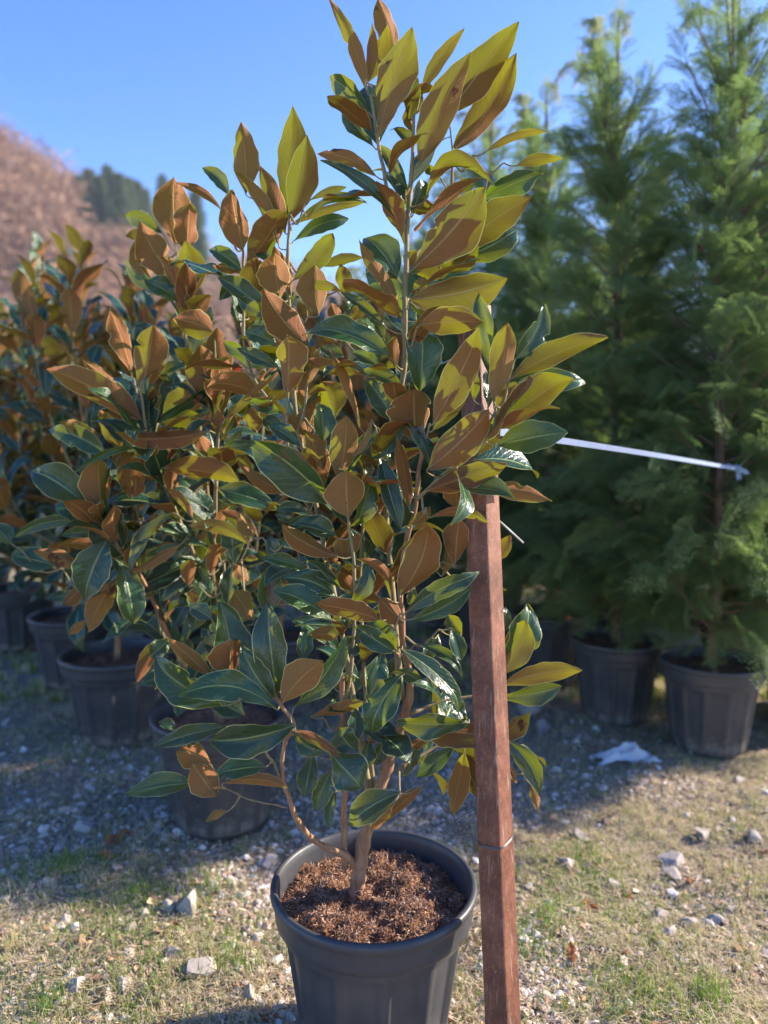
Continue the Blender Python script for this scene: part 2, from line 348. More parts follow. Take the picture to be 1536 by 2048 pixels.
for i, (px, Y, H, r_, lab) in enumerate([(235, 11, 2.35, 1.1, 'yellow green shrub behind the left magnolias, left of the others'), (330, 12, 2.5, 1.2, 'sunlit yellow green shrub behind the tall magnolia leaves, middle of three'),
                                    (430, 13, 2.9, 1.3, 'light green bush below the far ridge, right of the other shrubs'), (120, 13, 1.9, 1.2, 'low yellowish bush seen through the leftmost magnolia tops')]):
    b = P(px, 900, Y); e = empty('shrub', (b[0], Y, 0), lab, 'shrub', 'shrubs behind the nursery rows')
    tag(mobj('foliage', ball_crown(r_, H, 9000, 40 + i), e), kind='stuff')
    s = MB()
    for k in range(5): s.tube([(0, 0, 0), (.15 * math.cos(k * 1.3), .15 * math.sin(k * 1.3), H * .3), (.4 * math.cos(k * 1.3), .4 * math.sin(k * 1.3), H * .7)], [.03, .02, .008], 5)
    s.build('stem', M_CBARK, e)

# ------------------------------------------------------------------ pots
def lathe_mesh(name, prof, mat, seg=120, flute=None):
    prof = np.array(prof, float); ang = np.arange(seg) / seg * 2 * np.pi; V = []
    for j, (r, z) in enumerate(prof):
        rr = np.full(seg, r)
        if flute is not None: rr = rr + flute(ang, z)
        V.append(np.stack([np.cos(ang) * rr, np.sin(ang) * rr, np.full(seg, z)], 1))
    V = np.concatenate(V); n = len(prof); f = []
    for i in range(n - 1):
        k = np.arange(seg); k2 = (k + 1) % seg; f.append(np.stack([i * seg + k, i * seg + k2, (i + 1) * seg + k2, (i + 1) * seg + k], 1))
    return np_mesh(name, V, np.concatenate(f), mat)
NF = 12
def flute(ang, z):
    t = np.abs(((ang * NF / (2 * np.pi)) % 1) - .5) * 2      # 0 mid panel .. 1 at the rib
    k = np.clip((t - .62) / .16, 0, 1); zz = np.clip((.335 - z) / .02, 0, 1) * np.clip((z - .02) / .03, 0, 1)
    return -.0125 * (1 - k * k * (3 - 2 * k)) * zz
def pot_parts(rs=1.):
    body = [(.02, .004), (.165, .0), (.172, .006)] + [(.172 + (.222 - .172) * (z / .36), z) for z in np.linspace(.02, .352, 18)] + [(.2235, .358)]
    rim = [(.2225, .350), (.234, .352), (.2385, .358), (.2405, .372), (.2415, .400), (.2435, .407), (.2475, .411), (.2500, .417), (.2500, .424), (.2475, .430), (.2420, .4325), (.2360, .4315), (.2325, .427), (.2300, .410), (.2260, .350), (.2230, .330)]
    sc_ = lambda L: [(r * rs, z) for r, z in L]
    return lathe_mesh('pot_body', sc_(body), M_POT, 144, lambda a, z: flute(a, z)), lathe_mesh('pot_rim', sc_(rim), M_POT, 128)
BODY, RIM = pot_parts()
def soil_h(x, y, seed, amp=1., z0=.378, rmax=.228):
    ph = np.random.default_rng(seed).uniform(0, 6, 12); rr = np.hypot(x, y)
    return z0 + amp * (.013 * np.sin(x * 30 + ph[0] + 1.5 * np.sin(y * 21)) * np.sin(y * 27 + ph[1] + np.sin(x * 33)) + .006 * np.sin(x * 71 + y * 40 + ph[2]) * np.sin(y * 64 + ph[4]) + .004 * np.sin(x * 120 - y * 95 + ph[3])) - .012 * (rr / rmax) ** 3
def soil_mesh(rmax=.228, z0=.378, seed=0, amp=1.):
    r = np.random.default_rng(seed); nr, na = 34, 110; V = []
    for i in range(nr):
        rr = rmax * (i / (nr - 1)); a = np.arange(na) / na * 2 * np.pi; x, y = np.cos(a) * rr, np.sin(a) * rr
        V.append(np.stack([x, y, soil_h(x, y, seed, amp, z0, rmax) + amp * .005 * r.random(na)], 1))
    f = []
    for i in range(nr - 1):
        k = np.arange(na); k2 = (k + 1) % na; f.append(np.stack([i * na + k, i * na + k2, (i + 1) * na + k2, (i + 1) * na + k], 1))
    return np_mesh('soil', np.concatenate(V), np.concatenate(f), M_SOIL)
SOIL = soil_mesh(seed=3)
def pot(x, y, label, rs=1., soil=None, group='black pots of the nursery rows', rot=0., hs=1.):
    e = empty('plant_pot', (x, y, 0), label, 'plant pot', group); e.scale = (rs, rs, hs); e.rotation_euler.z = rot
    mobj('pot_body', BODY, e); mobj('pot_rim', RIM, e); mobj('soil', soil or SOIL, e); return e
def gxy(px, Y, z=.2):              # x for a bearing at ground-ish height
    t = (Y * math.cos(PITCH) + (CAM_H - z) * math.sin(PITCH)); return (px - 768) / F * t
MAINX, MAINY = gxy(748, 1.775, .42), 1.775
mp_ = pot(MAINX, MAINY, 'black ribbed pot of the foreground magnolia, closest to the camera, full of brown soil', 1., soil_mesh(seed=11, amp=1.35), rot=.13)
# fibres, crumbs and pebbles lying on the near soil
def soil_litter(n, seed):
    r = np.random.default_rng(seed); a = r.uniform(0, 2 * np.pi, n); q = np.sqrt(r.random(n)) * .222; c = np.stack([np.cos(a) * q, np.sin(a) * q, soil_h(np.cos(a) * q, np.sin(a) * q, 11, 1.35) + .002 + .006 * r.random(n)], 1)
    Vs, Fs, T = [], [], []; k = 0
    d = r.normal(0, 1, (n, 3)) * [1, 1, .45]; d /= np.linalg.norm(d, axis=1)[:, None]; w = np.cross(d, r.normal(0, 1, (n, 3))); w /= np.linalg.norm(w, axis=1)[:, None]
    u = np.cross(d, w); L = r.uniform(.005, .022, n)[:, None]; wd = r.uniform(.0003, .0012, n)[:, None]; bend = r.normal(0, .25, n)[:, None]
    V = np.stack([c - w * wd, c + w * wd, c + d * L * .5 + u * L * bend + w * wd, c + d * L * .5 + u * L * bend - w * wd, c + d * L], 1).reshape(-1, 3)
    b = (np.arange(n) * 5)[:, None]; f4 = b + [0, 1, 2, 3]; f3 = b + [3, 2, 4]
    return np_mesh('soil_fibre', V, [f4, f3], M_FIBRE, False, tint=np.repeat(np.clip(r.normal(.42, .2, n), 0, 1), 5))
tag(mobj('soil_fibre', soil_litter(24000, 5), mp_), kind='stuff')

def ico(sub=1):
    import bmesh
    bm = bmesh.new(); bmesh.ops.create_icosphere(bm, subdivisions=sub, radius=1); V = np.array([v.co for v in bm.verts]); Fc = np.array([[v.index for v in f.verts] for f in bm.faces]); bm.free(); return V, Fc
I1, I2, I3 = ico(1), ico(2), ico(3)
def scatter_stones(name, c, size, seed, mat, base=I1, flat=.62, tint=None):
    r = np.random.default_rng(seed); n = len(c); V0, F0 = base; m = len(V0)
    k = 8; var = np.stack([V0 * r.uniform(.6, 1.15, (m, 1)) * r.uniform(.65, 1.25, (1, 3)) for _ in range(k)])
    V = var[r.integers(0, k, n)]; a = r.uniform(0, 2 * np.pi, n); ca, sa = np.cos(a), np.sin(a)
    V = V * size[:, None, None]; V[..., 2] *= flat
    tl = r.normal(0, .35, n); ct, st = np.cos(tl), np.sin(tl)
    y, z = V[..., 1].copy(), V[..., 2].copy(); V[..., 1] = y * ct[:, None] - z * st[:, None]; V[..., 2] = y * st[:, None] + z * ct[:, None]
    x, y = V[..., 0].copy(), V[..., 1].copy(); V[..., 0] = x * ca[:, None] - y * sa[:, None]; V[..., 1] = x * sa[:, None] + y * ca[:, None]
    V = V + c[:, None, :]; f = (np.arange(n) * m)[:, None, None] + F0[None]
    if tint is None: tint = r.random(n)
    return np_mesh(name, V.reshape(-1, 3), f.reshape(-1, 3), mat, False, tint=np.repeat(tint, m))
r5 = np.random.default_rng(54); n = 520; a = r5.uniform(0, 6.28, n); q = np.sqrt(r5.random(n)) * .215; cl = np.column_stack([np.cos(a) * q, np.sin(a) * q, soil_h(np.cos(a) * q, np.sin(a) * q, 11, 1.35) + .003])
tag(mobj('soil_clods', scatter_stones('soil_clods', cl, (r5.lognormal(0, .4, n) * .0055).clip(.003, .013), 53, M_SOIL, I2, .8), mp_), kind='stuff')
r5 = np.random.default_rng(55)
for i in range(34):
    a = r5.uniform(-.9, .9) if i < 24 else r5.uniform(0, 6.28); q = r5.uniform(.08, .215); V0, F0 = I2
    V = V0 * r5.uniform(.85, 1.1, (len(V0), 1)) * r5.uniform(.003, .0062) * [1, 1.2, .8]
    mobj('pebble', np_mesh('pebble', V, F0, M_PEB), mp_, (math.cos(a) * q, math.sin(a) * q, float(soil_h(math.cos(a) * q, math.sin(a) * q, 11, 1.35)) + .007))

bgpots = [  # px, Y, radius scale, label
    (440, 2.93, 1.06, 'black pot in shade just behind the foreground magnolia, a light streak down its right side'),
    (236, 3.78, 1.12, 'dark pot in deep shade with reddish soil, third in the left row'),
    (150, 4.62, 1.06, 'black pot in the left row, partly hidden behind the wide shaded one'),
    (40, 5.45, 1.06, 'black pot at the far left edge of the picture, under the blurred magnolias'),
    (560, 4.2, 1.06, 'dark pot seen only through the stems and leaves of the foreground magnolia'),
    (-40, 6.5, 1.06, 'last black pot of the left row, cut by the left edge'),
    (1421, 3.66, 1.0, 'large black pot of the biggest conifer, catching a little sun, right side'),
    (1232, 4.06, 1.0, 'dark pot of the middle conifer, left of the sunlit pot'),
    (1098, 4.68, 1.0, 'dark pot right behind the leaves beside the rusty post'),
    (1618, 3.95, 1.0, 'black pot cut by the right edge of the picture'),
    (975, 5.4, 1.0, 'black conifer pot hidden mostly behind the rusty post'),
    (880, 6.1, 1.0, 'black conifer pot far back between magnolia leaves'),
    (800, 6.9, 1.0, 'black conifer pot far back, glimpsed behind the magnolia stems'),
    (730, 7.8, 1.0, 'small looking far conifer pot at the end of the row'), (690, 4.6, 1.06, 'dark magnolia pot behind the main trunk, in deep shade'), (355, 4.9, 1.06, 'dark magnolia pot far behind the second magnolia')]
PX = {}
for i, (px, Y, rs, lab) in enumerate(bgpots):
    x = gxy(px, Y, .3); PX[i] = (x, Y); pot(x, Y, lab, rs, rot=i * .7, hs=1. if i > 0 else 1.0)

# ------------------------------------------------------------------ conifers
def frond(seed, L=.30, n=11, spread=.10):
    """a flat spray: side shoots with their own scale-leaf shoots, as thin diamonds"""
    r = np.random.default_rng(seed); C, D, Lg, Wd = [], [], [], []
    def dia(p, d, l, w): C.append(p); D.append(d); Lg.append(l); Wd.append(w)
    ax = lambda t: np.array([L * t, 0, -.10 * L * t * t * 2.2])
    for k in range(6): dia(ax(k / 6), nrm(ax((k + 1) / 6) - ax(k / 6)), L / 6 * 1.25, .004)
    for i in range(n):
        t = .08 + .88 * i / n; bl = spread * (1 - .75 * t) * (.6 + .8 * min(1, t * 4)) * r.uniform(.8, 1.15)
        for sgn in (-1, 1):
            an = R(r.uniform(34, 50)) * sgn; d = np.array([math.cos(an), math.sin(an), r.uniform(-.25, .1)]); d = nrm(d); p = ax(t)
            m = max(2, int(bl / .016))
            dia(p, d, bl, .004)
            for j in range(m):
                q = p + d * bl * (j + .6) / m + [0, 0, -.02 * (j / m) ** 2]; l = .026 * (1 - .5 * j / m) + .006
                for s2 in (-1, 1):
                    a2 = an + s2 * R(r.uniform(28, 45)); dia(q, nrm([math.cos(a2), math.sin(a2), r.uniform(-.3, .25)]), l, .0058)
    C, D, Lg, Wd = np.array(C), np.array(D), np.array(Lg)[:, None], np.array(Wd)[:, None]
    side = np.cross(D, [0, 0, 1.]); side /= np.linalg.norm(side, axis=1)[:, None] + 1e-9
    side = side + np.array([0, 0, 1.]) * r.uniform(-.6, .6, (len(C), 1)); side /= np.linalg.norm(side, axis=1)[:, None]
    V = np.stack([C, C + D * Lg * .45 + side * Wd * .5, C + D * Lg, C + D * Lg * .45 - side * Wd * .5], 1)
    return V.reshape(-1, 3)
FR = [frond(s) for s in range(5)]
def conifer_mesh(H, Rm, seed, nl=170, leaders=3, lean=0.):
    r = np.random.default_rng(seed); Vs, Ts = [], []; tb = MB(); lb = MB()
    def put(p, d, roll, s, tb_):
        d = nrm(d); up = np.array([0, 0, 1.]); y = nrm(np.cross(up, d)); z = np.cross(d, y); c, s_ = math.cos(roll), math.sin(roll)
        y2 = y * c + z * s_; z2 = np.cross(d, y2); M = np.stack([d, y2, z2]); f = FR[r.integers(0, 5)] * s
        V = f @ M + p; dist = f[:, 0] / .3 / s; 
        V[:, 2] -= (dist ** 2) * .05 * s
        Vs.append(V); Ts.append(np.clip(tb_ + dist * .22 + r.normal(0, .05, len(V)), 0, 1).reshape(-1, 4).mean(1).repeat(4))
    ga = 0
    for i in range(nl):
        q = (i + .5) / nl; z = .14 + (H * .83 - .14) * q ** 1.08; prof = min(1, .62 + z * 1.3) * (1 - (z / H) ** 1.35) ** .8
        ga += 2.39996 + r.normal(0, .2); Lr = Rm * prof * r.uniform(.7, 1.22) + .05; el = R(r.uniform(8, 40) + 24 * q)
        d = np.array([math.cos(ga) * math.cos(el), math.sin(ga) * math.cos(el), math.sin(el)]); p0 = np.array([lean * z / H, 0, z])
        Lr = Lr / math.cos(el) * .9; pts = [p0, p0 + d * Lr * .5 + [0, 0, -.02], p0 + d * Lr]
        lb.tube(pts, [.008 * (1 - q * .6), .005, .002], 4, False)
        m = int((5.5 + Lr * 8) * (1.12 - .42 * q ** 2))
        for j in range(m):
            t = .12 + .88 * (j + r.random()) / m; p = p0 + d * Lr * t; a2 = r.normal(0, .75) * (1.15 - t * .6); ca, sa = math.cos(a2), math.sin(a2)
            dd = np.array([d[0] * ca - d[1] * sa, d[0] * sa + d[1] * ca, d[2] + r.normal(.10 - .45 * (1 - q), .25)])
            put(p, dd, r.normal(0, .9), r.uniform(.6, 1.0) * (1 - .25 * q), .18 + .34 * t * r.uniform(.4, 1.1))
    # leader shoots with nodding tips
    for k in range(leaders):
        a = r.uniform(0, 6.28); z0 = H * r.uniform(.62, .78); top = H * r.uniform(.93, 1.0) if k else H; out = r.uniform(.05, .28) if k else .02
        p0 = np.array([lean * z0 / H, 0, z0]); p3 = np.array([lean + math.cos(a) * out, math.sin(a) * out, top]); hk = np.array([math.cos(a + .6), math.sin(a + .6), 0]) * r.uniform(.06, .13)
        pts = [p0, p0 * .6 + p3 * .4 + hk * .1, p0 * .2 + p3 * .8, p3 - [0, 0, .02], p3 + hk * .7 + [0, 0, .012], p3 + hk * 1.3 - [0, 0, .05]]
        sp = smoothpath([(*x, w) for x, w in zip(pts, (.009, .007, .005, .0035, .003, .002))], 5); lb.tube(sp[:, :3], sp[:, 3], 5, False)
        for j in range(46):
            t = ((j + r.random()) / 46) ** 1.1 * .98; q = sp[min(len(sp) - 2, int(t * (len(sp) - 1)))]; tn = sp[min(len(sp) - 1, int(t * (len(sp) - 1)) + 1)][:3] - q[:3]
            a2 = j * 2.4; d = nrm(tn) * .9 + np.array([math.cos(a2), math.sin(a2), 0]) * .75 - [0, 0, .9 * max(0, t - .55)]
            put(q[:3], d, r.normal(0, 1), (.66 - .50 * t) * r.uniform(.7, 1.1), .55 + .4 * t)
    tz = np.linspace(0, H * .97, 12); tb.tube(np.stack([lean * tz / H + .012 * np.sin(tz * 5), .012 * np.cos(tz * 4), tz], 1), .021 * (1 - tz / H) ** .8 + .003, 8, rough=.15)
    V = np.concatenate(Vs); n4 = len(V) // 4; f = np.arange(n4 * 4).reshape(-1, 4)
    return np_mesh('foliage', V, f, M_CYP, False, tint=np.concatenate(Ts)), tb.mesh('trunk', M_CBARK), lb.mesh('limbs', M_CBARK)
CON = [conifer_mesh(3.1, .50, 3, 150, 4), conifer_mesh(3.1, .44, 8, 130, 5, -.10), conifer_mesh(3.1, .40, 15, 120, 4, .05)]
cons = [  # pot index, mesh, top height (world), width scale, label
    (6, 0, 3.63, 1.06, 'tallest and nearest dense green conifer, tied with a white strap, at the right'),
    (7, 1, 3.62, 1.05, 'green conifer with nodding bare tips, in the middle of the right group'),
    (8, 1, 3.55, .95, 'thin topped conifer with one arching shoot, directly right of the magnolia'),
    (9, 2, 3.60, 1.1, 'conifer cut by the right edge, its sprays catching the sun'),
    (10, 2, 3.75, 1.0, 'dark conifer rising behind the rusty post'),
    (11, 0, 3.45, .95, 'conifer behind the magnolia top, its tip just showing above the leaves'),
    (12, 1, 3.35, 1.0, 'farther conifer seen between the magnolia shoots'),
    (13, 2, 3.3, 1.1, 'last conifer of the row, left of the others, above the magnolia leaves')]
def conifer(x, y, mi, top, ws, lab, rot):
    e = empty('conifer_tree', (x, y, .375), lab, 'conifer', 'potted conifers in the right row'); k = (top - .375) / 3.1; e.scale = (ws, ws, k); e.rotation_euler.z = rot
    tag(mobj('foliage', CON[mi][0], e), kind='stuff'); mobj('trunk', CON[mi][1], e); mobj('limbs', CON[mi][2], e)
for i, (pi_, mi, top, ws, lab) in enumerate(cons): conifer(*PX[pi_], mi, top, ws, lab, [0.3, 0.2, .1, 2.5, 4.2, 1.1, 3.3, 5.5][i])
for i, (x, y, lab) in enumerate([(2.35, 5.1, 'conifer of the second row, filling the gap behind the two nearest ones'), (1.72, 5.6, 'second row conifer seen as pale sprays between the near trees'), (2.75, 4.25, 'conifer standing just outside the right edge, shading the row')]):
    pot(x, y, ['black pot of the second row behind the sunlit pot', 'black pot of the second row behind the middle conifer', 'black pot outside the right edge of the picture'][i]); conifer(x, y, i, 3.5, 1.05, lab, i * 2.2 + 1)

for i, (x, y, lab) in enumerate([(2.1, 6.9, 'tall rear row conifer nearly hidden behind the nearest conifers'), (3.0, 6.2, 'rear row conifer beyond the right edge trees'), (4.4, 6.9, 'tallest conifer, added out of view at the right to shade the left row'), (1.5, 8.0, 'rear row conifer behind the thin topped one')]):  # the widest conifer is added out of view to shade the left magnolias
    pot(x, y, ['black pot of the rear row behind the tall conifers', 'black pot of the rear row at the right', 'black pot of the added shade conifer, out of view furthest right', 'black pot of the rear row behind the thin topped conifer'][i]); conifer(x, y, i % 3, [3.7, 3.9, 5.6, 3.7][i], [1.1, 1.1, 2.2, 1.1][i], lab, i * 1.7)

# ------------------------------------------------------------------ magnolia leaves
def wprof(v, vm=.5, ea=.84, eb=.70):
    a = np.sin(np.pi / 2 * np.clip(v / vm, 0, 1)) ** ea; b = np.cos(np.pi / 2 * np.clip((v - vm) / (1 - vm), 0, 1)) ** eb
    b = b * (1 - .35 * np.clip((v - .86) / .14, 0, 1) * (1 - np.clip((v - .93) / .07, 0, 1)))
    return np.where(v < vm, a, b)
def leaf_geo(base, tip, wid, N, bend=0., arch=.05, fold=.22, wav=.03, nu=8, nv=20, notch=None, curl=0., seed=0, pet=None):
    """N: direction of the glossy top side. returns V, quads, uv, matidx"""
    r = np.random.default_rng(seed); base, tip = np.asarray(base, float), np.asarray(tip, float); A = tip - base; L = np.linalg.norm(A); A = A / L
    N = nrm(N - A * np.dot(N, A)); S = np.cross(A, N)
    v = np.linspace(0, 1, nv + 1); v = v ** .95; u = np.linspace(-1, 1, nu + 1); u = np.sign(u) * np.abs(u) ** .85
    w = np.maximum(wprof(v, r.uniform(.42, .60), r.uniform(.72, 1.05), r.uniform(.60, .88)), .02) * wid / 2; w[-1] = wid * .006; w[0] = wid * .025
    ph = r.uniform(0, 6, 3); arcv = 4 * v * (1 - v)
    cen = base + np.outer(v, A) * L + np.outer(arcv, S) * bend * L + np.outer(arcv, N) * arch * L
    k = np.clip((v - .72) / .28, 0, 1) ** 2; cen = cen - np.outer(k, N) * curl * L
    wl_, wr_ = w.copy(), w.copy()
    wl_ *= 1 + .05 * np.sin(v * r.uniform(14, 30) + ph[1]) * np.sin(np.pi * v); wr_ *= 1 + .05 * np.sin(v * r.uniform(14, 30) + ph[2]) * np.sin(np.pi * v)
    if notch:
        for (side, v0, rad, dep) in notch:
            g = np.sqrt(np.clip(1 - ((v - v0) / rad) ** 2, 0, 1)) * dep
            if side < 0: wl_ = wl_ * (1 - g)
            else: wr_ = wr_ * (1 - g)
    U = u[None, :]; half = np.where(U < 0, wl_[:, None], wr_[:, None]); off = U * half
    fz = np.abs(off) * math.tan(fold) + wid * .35 * np.abs(U) ** 2.5 * r.uniform(-.12, .05) * np.sin(np.pi * v)[:, None]
    fz = fz + wid * wav * np.sin(v[:, None] * r.uniform(7, 13) + ph[0] + U * 2) * U ** 2 * 1.6 - wid * .012 * np.exp(-(U * 9) ** 2)
    off = off * math.cos(fold)
    twist = r.normal(0, .16) + 0
    tw = (v[:, None] - .3) * twist
    V = cen[:, None, :] + (off * np.cos(tw) - fz * np.sin(tw))[..., None] * S + (fz * np.cos(tw) + off * np.sin(tw))[..., None] * N
    V = V.reshape(-1, 3); uv = np.stack([np.broadcast_to((U + 1) / 2, (nv + 1, nu + 1)), np.broadcast_to(v[:, None], (nv + 1, nu + 1))], -1).reshape(-1, 2)
    ii = (np.arange(nv)[:, None] * (nu + 1) + np.arange(nu)).ravel(); f = np.stack([ii, ii + 1, ii + nu + 2, ii + nu + 1], 1)
    if np.dot(np.cross(V[f[nu // 2, 1]] - V[f[nu // 2, 0]], V[f[nu // 2, 3]] - V[f[nu // 2, 0]]), N) < 0: f = f[:, ::-1]
    mi = np.zeros(len(f), int)
    if pet is not None:                           # petiole runs from the stem into the midrib
        q0 = np.asarray(pet, float); q3 = cen[3] - N * .0008; b = MB(); Dp = np.linalg.norm(base - q0)
        q1 = q0 * .55 + base * .45 - np.array([0, 0, .12 * Dp]); sp = smoothpath([(*q0, .0021), (*q1, .0017), (*(base - N * .0006), .0015), (*q3, .0007)], 4)
        b.tube(sp[:, :3], sp[:, 3], 6, False); V2 = np.concatenate(b.V); f2 = np.concatenate(b.F4) + len(V)
        V = np.vstack([V, V2]); f = np.vstack([f, f2]); uv = np.vstack([uv, np.tile([.5, .1], (len(V2), 1))]); mi = np.concatenate([mi, np.ones(len(f2), int)])
    return V, f, uv, mi

class Stems:
    def __init__(s, root): s.root = root; s.o = np.array(root.location); s.pts = []
    def stem(s, rows, mat=M_TWIG, name='stem', n=5, world=False, rough=.08, seg=8):
        pp = [((*P(a[0], a[1], a[2]), a[3] / 1000.) if not world else (*a[:3], a[3] / 1000.)) for a in rows]
        sp = smoothpath(pp, n); wob = np.cumsum(rng.normal(0, .0009, (len(sp), 3)), axis=0); wob -= np.linspace(0, 1, len(sp))[:, None] * wob[-1]
        sp[:, :3] += wob; b = MB(); rr = sp[:, 3] * (1 + .10 * np.sin(np.arange(len(sp)) * 1.7)) 
        b.tube(sp[:, :3] - s.o, rr, seg, True, rough); b.build(name, mat, s.root); s.pts.append(sp); return sp
    def near(s, p, lim=.07):
        A = np.concatenate(s.pts)[:, :3]; q = p - [0, 0, .012]; d = np.linalg.norm(A - q, axis=1); i = d.argmin(); return A[i], d[i]

def add_leaf(st, base, tip, wid, N, **k):
    q, d = st.near(np.asarray(base)); 
    if d > .075:                                   # a twig carries it to the nearest stem
        q0 = q; q = base + nrm(q0 - base) * .03; b = MB(); mid = (q0 * .5 + q * .5) - [0, 0, .02 + d * .12]
        sp = smoothpath([(*q0, .0030), (*mid, .0026), (*q, .0022)], 5); b.tube(sp[:, :3] - st.o, sp[:, 3], 6, True, .1); b.build('twig', M_TWIG, st.root); st.pts.append(sp)
    V, f, uv, mi = leaf_geo(base, tip, wid, N, pet=q, **k)
    return mobj('leaf', np_mesh('leaf', V - st.o, f, [M_LEAF, M_TWIG], True, uv=uv, matidx=mi), st.root)

def traced(st, block, ox, oy, s, Y0, seed=1):
    """rows: bx by tx ty w side [bend] [zcm] [dt] [roll]"""
    r = np.random.default_rng(seed)
    for row in block.strip().split('\n'):
        for item in row.split(';'):
            w_ = item.split()
            if not w_: continue
            bx, by, tx, ty, w = [float(a) for a in w_[:5]]; side = w_[5]; ex = [float(a) for a in w_[6:]] + [None] * 4
            bend = ex[0] if ex[0] is not None else r.normal(0, .025); z = (ex[1] or 0) / 100.
            bx, by, tx, ty, w = ox + bx / s, oy + by / s, ox + tx / s, oy + ty / s, w / s
            Y = Y0 + z; b = P(bx, by, Y); t0 = P(tx, ty, Y); L = np.linalg.norm(t0 - b); up = (by - ty) / math.hypot(bx - tx, by - ty)
            if ex[2] is not None: dt = ex[2]
            elif side == 'u': dt = -(.18 + .10 * up) + r.uniform(-.1, .1)
            else: dt = (.30 * up if up > 0 else .35 * up) + r.uniform(-.1, .1) - .05
            t = P(tx, ty, Y + dt * L); mid = (b + t) / 2; A = nrm(t - b); view = nrm(CAMP - mid); S = nrm(np.cross(A, view)); N = np.cross(S, A)
            roll = r.uniform(-.5, .5); lit = r.random() < (.60 if side == 'u' else .5)
            for _ in range(7):                       # re-rolled until the visible side catches or misses the sun as drawn
                d_ = np.dot(N * math.cos(roll) + S * math.sin(roll), np.array(sd))
                if (d_ > .03) == lit: break
                roll = r.uniform(-.62, .62)
            N = N * math.cos(roll) + S * math.sin(roll)
            if side == 'u' and ex[3] is None and (-N)[2] < -.1 and roll != 0: pass
            Nt = N if side == 't' else -N
            wm = w / F * zax(mid) / math.cos(roll) * 1.06
            notch = None
            if r.random() < .17:
                notch = [(r.choice([-1, 1]), r.uniform(.35, .85), r.uniform(.02, .055), r.uniform(.15, .5)) for _ in range(r.integers(1, 3))]
            sgn = 1 if side == 't' else -1
            # bend was given in the image; S of leaf_geo = A x Nt
            Sg = np.cross(A, Nt); cr = np.array([1, 0, 0.]); px_ = -(ty - by), (tx - bx); iv = np.array([px_[0], 0, -px_[1]]); iv = nrm(iv); bs = bend * (1 if np.dot(Sg, iv) > 0 else -1)
            add_leaf(st, b, t, wm, Nt, bend=bs, arch=r.uniform(.0, .095), fold=r.uniform(.20, .50), wav=r.uniform(.01, .085), curl=max(0, r.normal(.03, .09)), seed=int(r.integers(1e6)), notch=notch, nv=22)

# generic shared leaves (for the crowded inner leaves and the trees behind)
GEN = []
for k in range(14):
    r = np.random.default_rng(100 + k); w = r.uniform(.36, .50)
    V, f, uv, mi = leaf_geo((.12, 0, 0), (1.12, 0, 0), w, np.array([0, 0, 1.]), bend=r.normal(0, .03), arch=r.uniform(0, .09), fold=r.uniform(.1, .4), wav=r.uniform(.01, .07), curl=abs(r.normal(.03, .08)), seed=k, nu=6, nv=14,
        notch=[(1, .6, .06, .5)] if k % 5 == 0 else None, pet=(0, 0, -.02))
    GEN.append((V, f, uv, mi))
GENM = [np_mesh('leaf', V, f, [M_LEAF2, M_TWIG], True, uv=uv, matidx=mi) for V, f, uv, mi in GEN]
OVER = {}
NLEAF = {}
def gen_leaf(root, o, base, d, up, L, r):
    d = nrm(d); y = nrm(np.cross(up, d)); z = np.cross(d, y)
    NLEAF[root.name] = NLEAF.get(root.name, 0) + 1
    if NLEAF[root.name] > (60 if root is main else 175 if root is m2 else 290):
        V, f, uv, mi = GEN[r.integers(0, len(GEN))]; OVER.setdefault(root.name, []).append((V @ np.stack([d, y, z]) * L + base - o, f, uv, mi)); return
    ob = bpy.data.objects.new('leaf', GENM[r.integers(0, len(GENM))]); link(ob, root)
    ob.matrix_local = Matrix(((d[0], y[0], z[0], base[0] - o[0]), (d[1], y[1], z[1], base[1] - o[1]), (d[2], y[2], z[2], base[2] - o[2]), (0, 0, 0, 1))) @ Matrix.Diagonal((L, L, L, 1))
def whorls(st, sp, r, t0, t1, step=.035, Lr=(.12, .19), maxn=999, ctr=None):
    """leaves spiralling up a shoot, densest at its tip"""
    p = sp[:, :3]; seg = np.linalg.norm(np.diff(p, axis=0), axis=1); cum = np.concatenate([[0], np.cumsum(seg)]); T = cum[-1]; s = T * t0; a = r.uniform(0, 6); k = 0
    while s < T * t1 and k < maxn:
        q = np.array([np.interp(s, cum, p[:, i]) for i in range(3)]); i = min(len(p) - 2, int(np.searchsorted(cum, s, 'right')) - 1); tn = nrm(p[i + 1] - p[i]); near = s / T
        a += 2.4 + r.normal(0, .25); rad = nrm(np.cross(tn, [math.cos(a), math.sin(a), .01])); el = R(r.normal(26 + 38 * near ** 3, 20)); d = rad * math.cos(el) + tn * math.sin(el)
        up = nrm(tn * math.cos(el) - rad * math.sin(el)) + r.normal(0, .15, 3); gen_leaf(st.root, st.o, q, d, up, r.uniform(*Lr) * (1 - .15 * (near > .95)), r); k += 1
        s += step * (.45 if near > .86 else 1) * r.uniform(.7, 1.3)
    return k

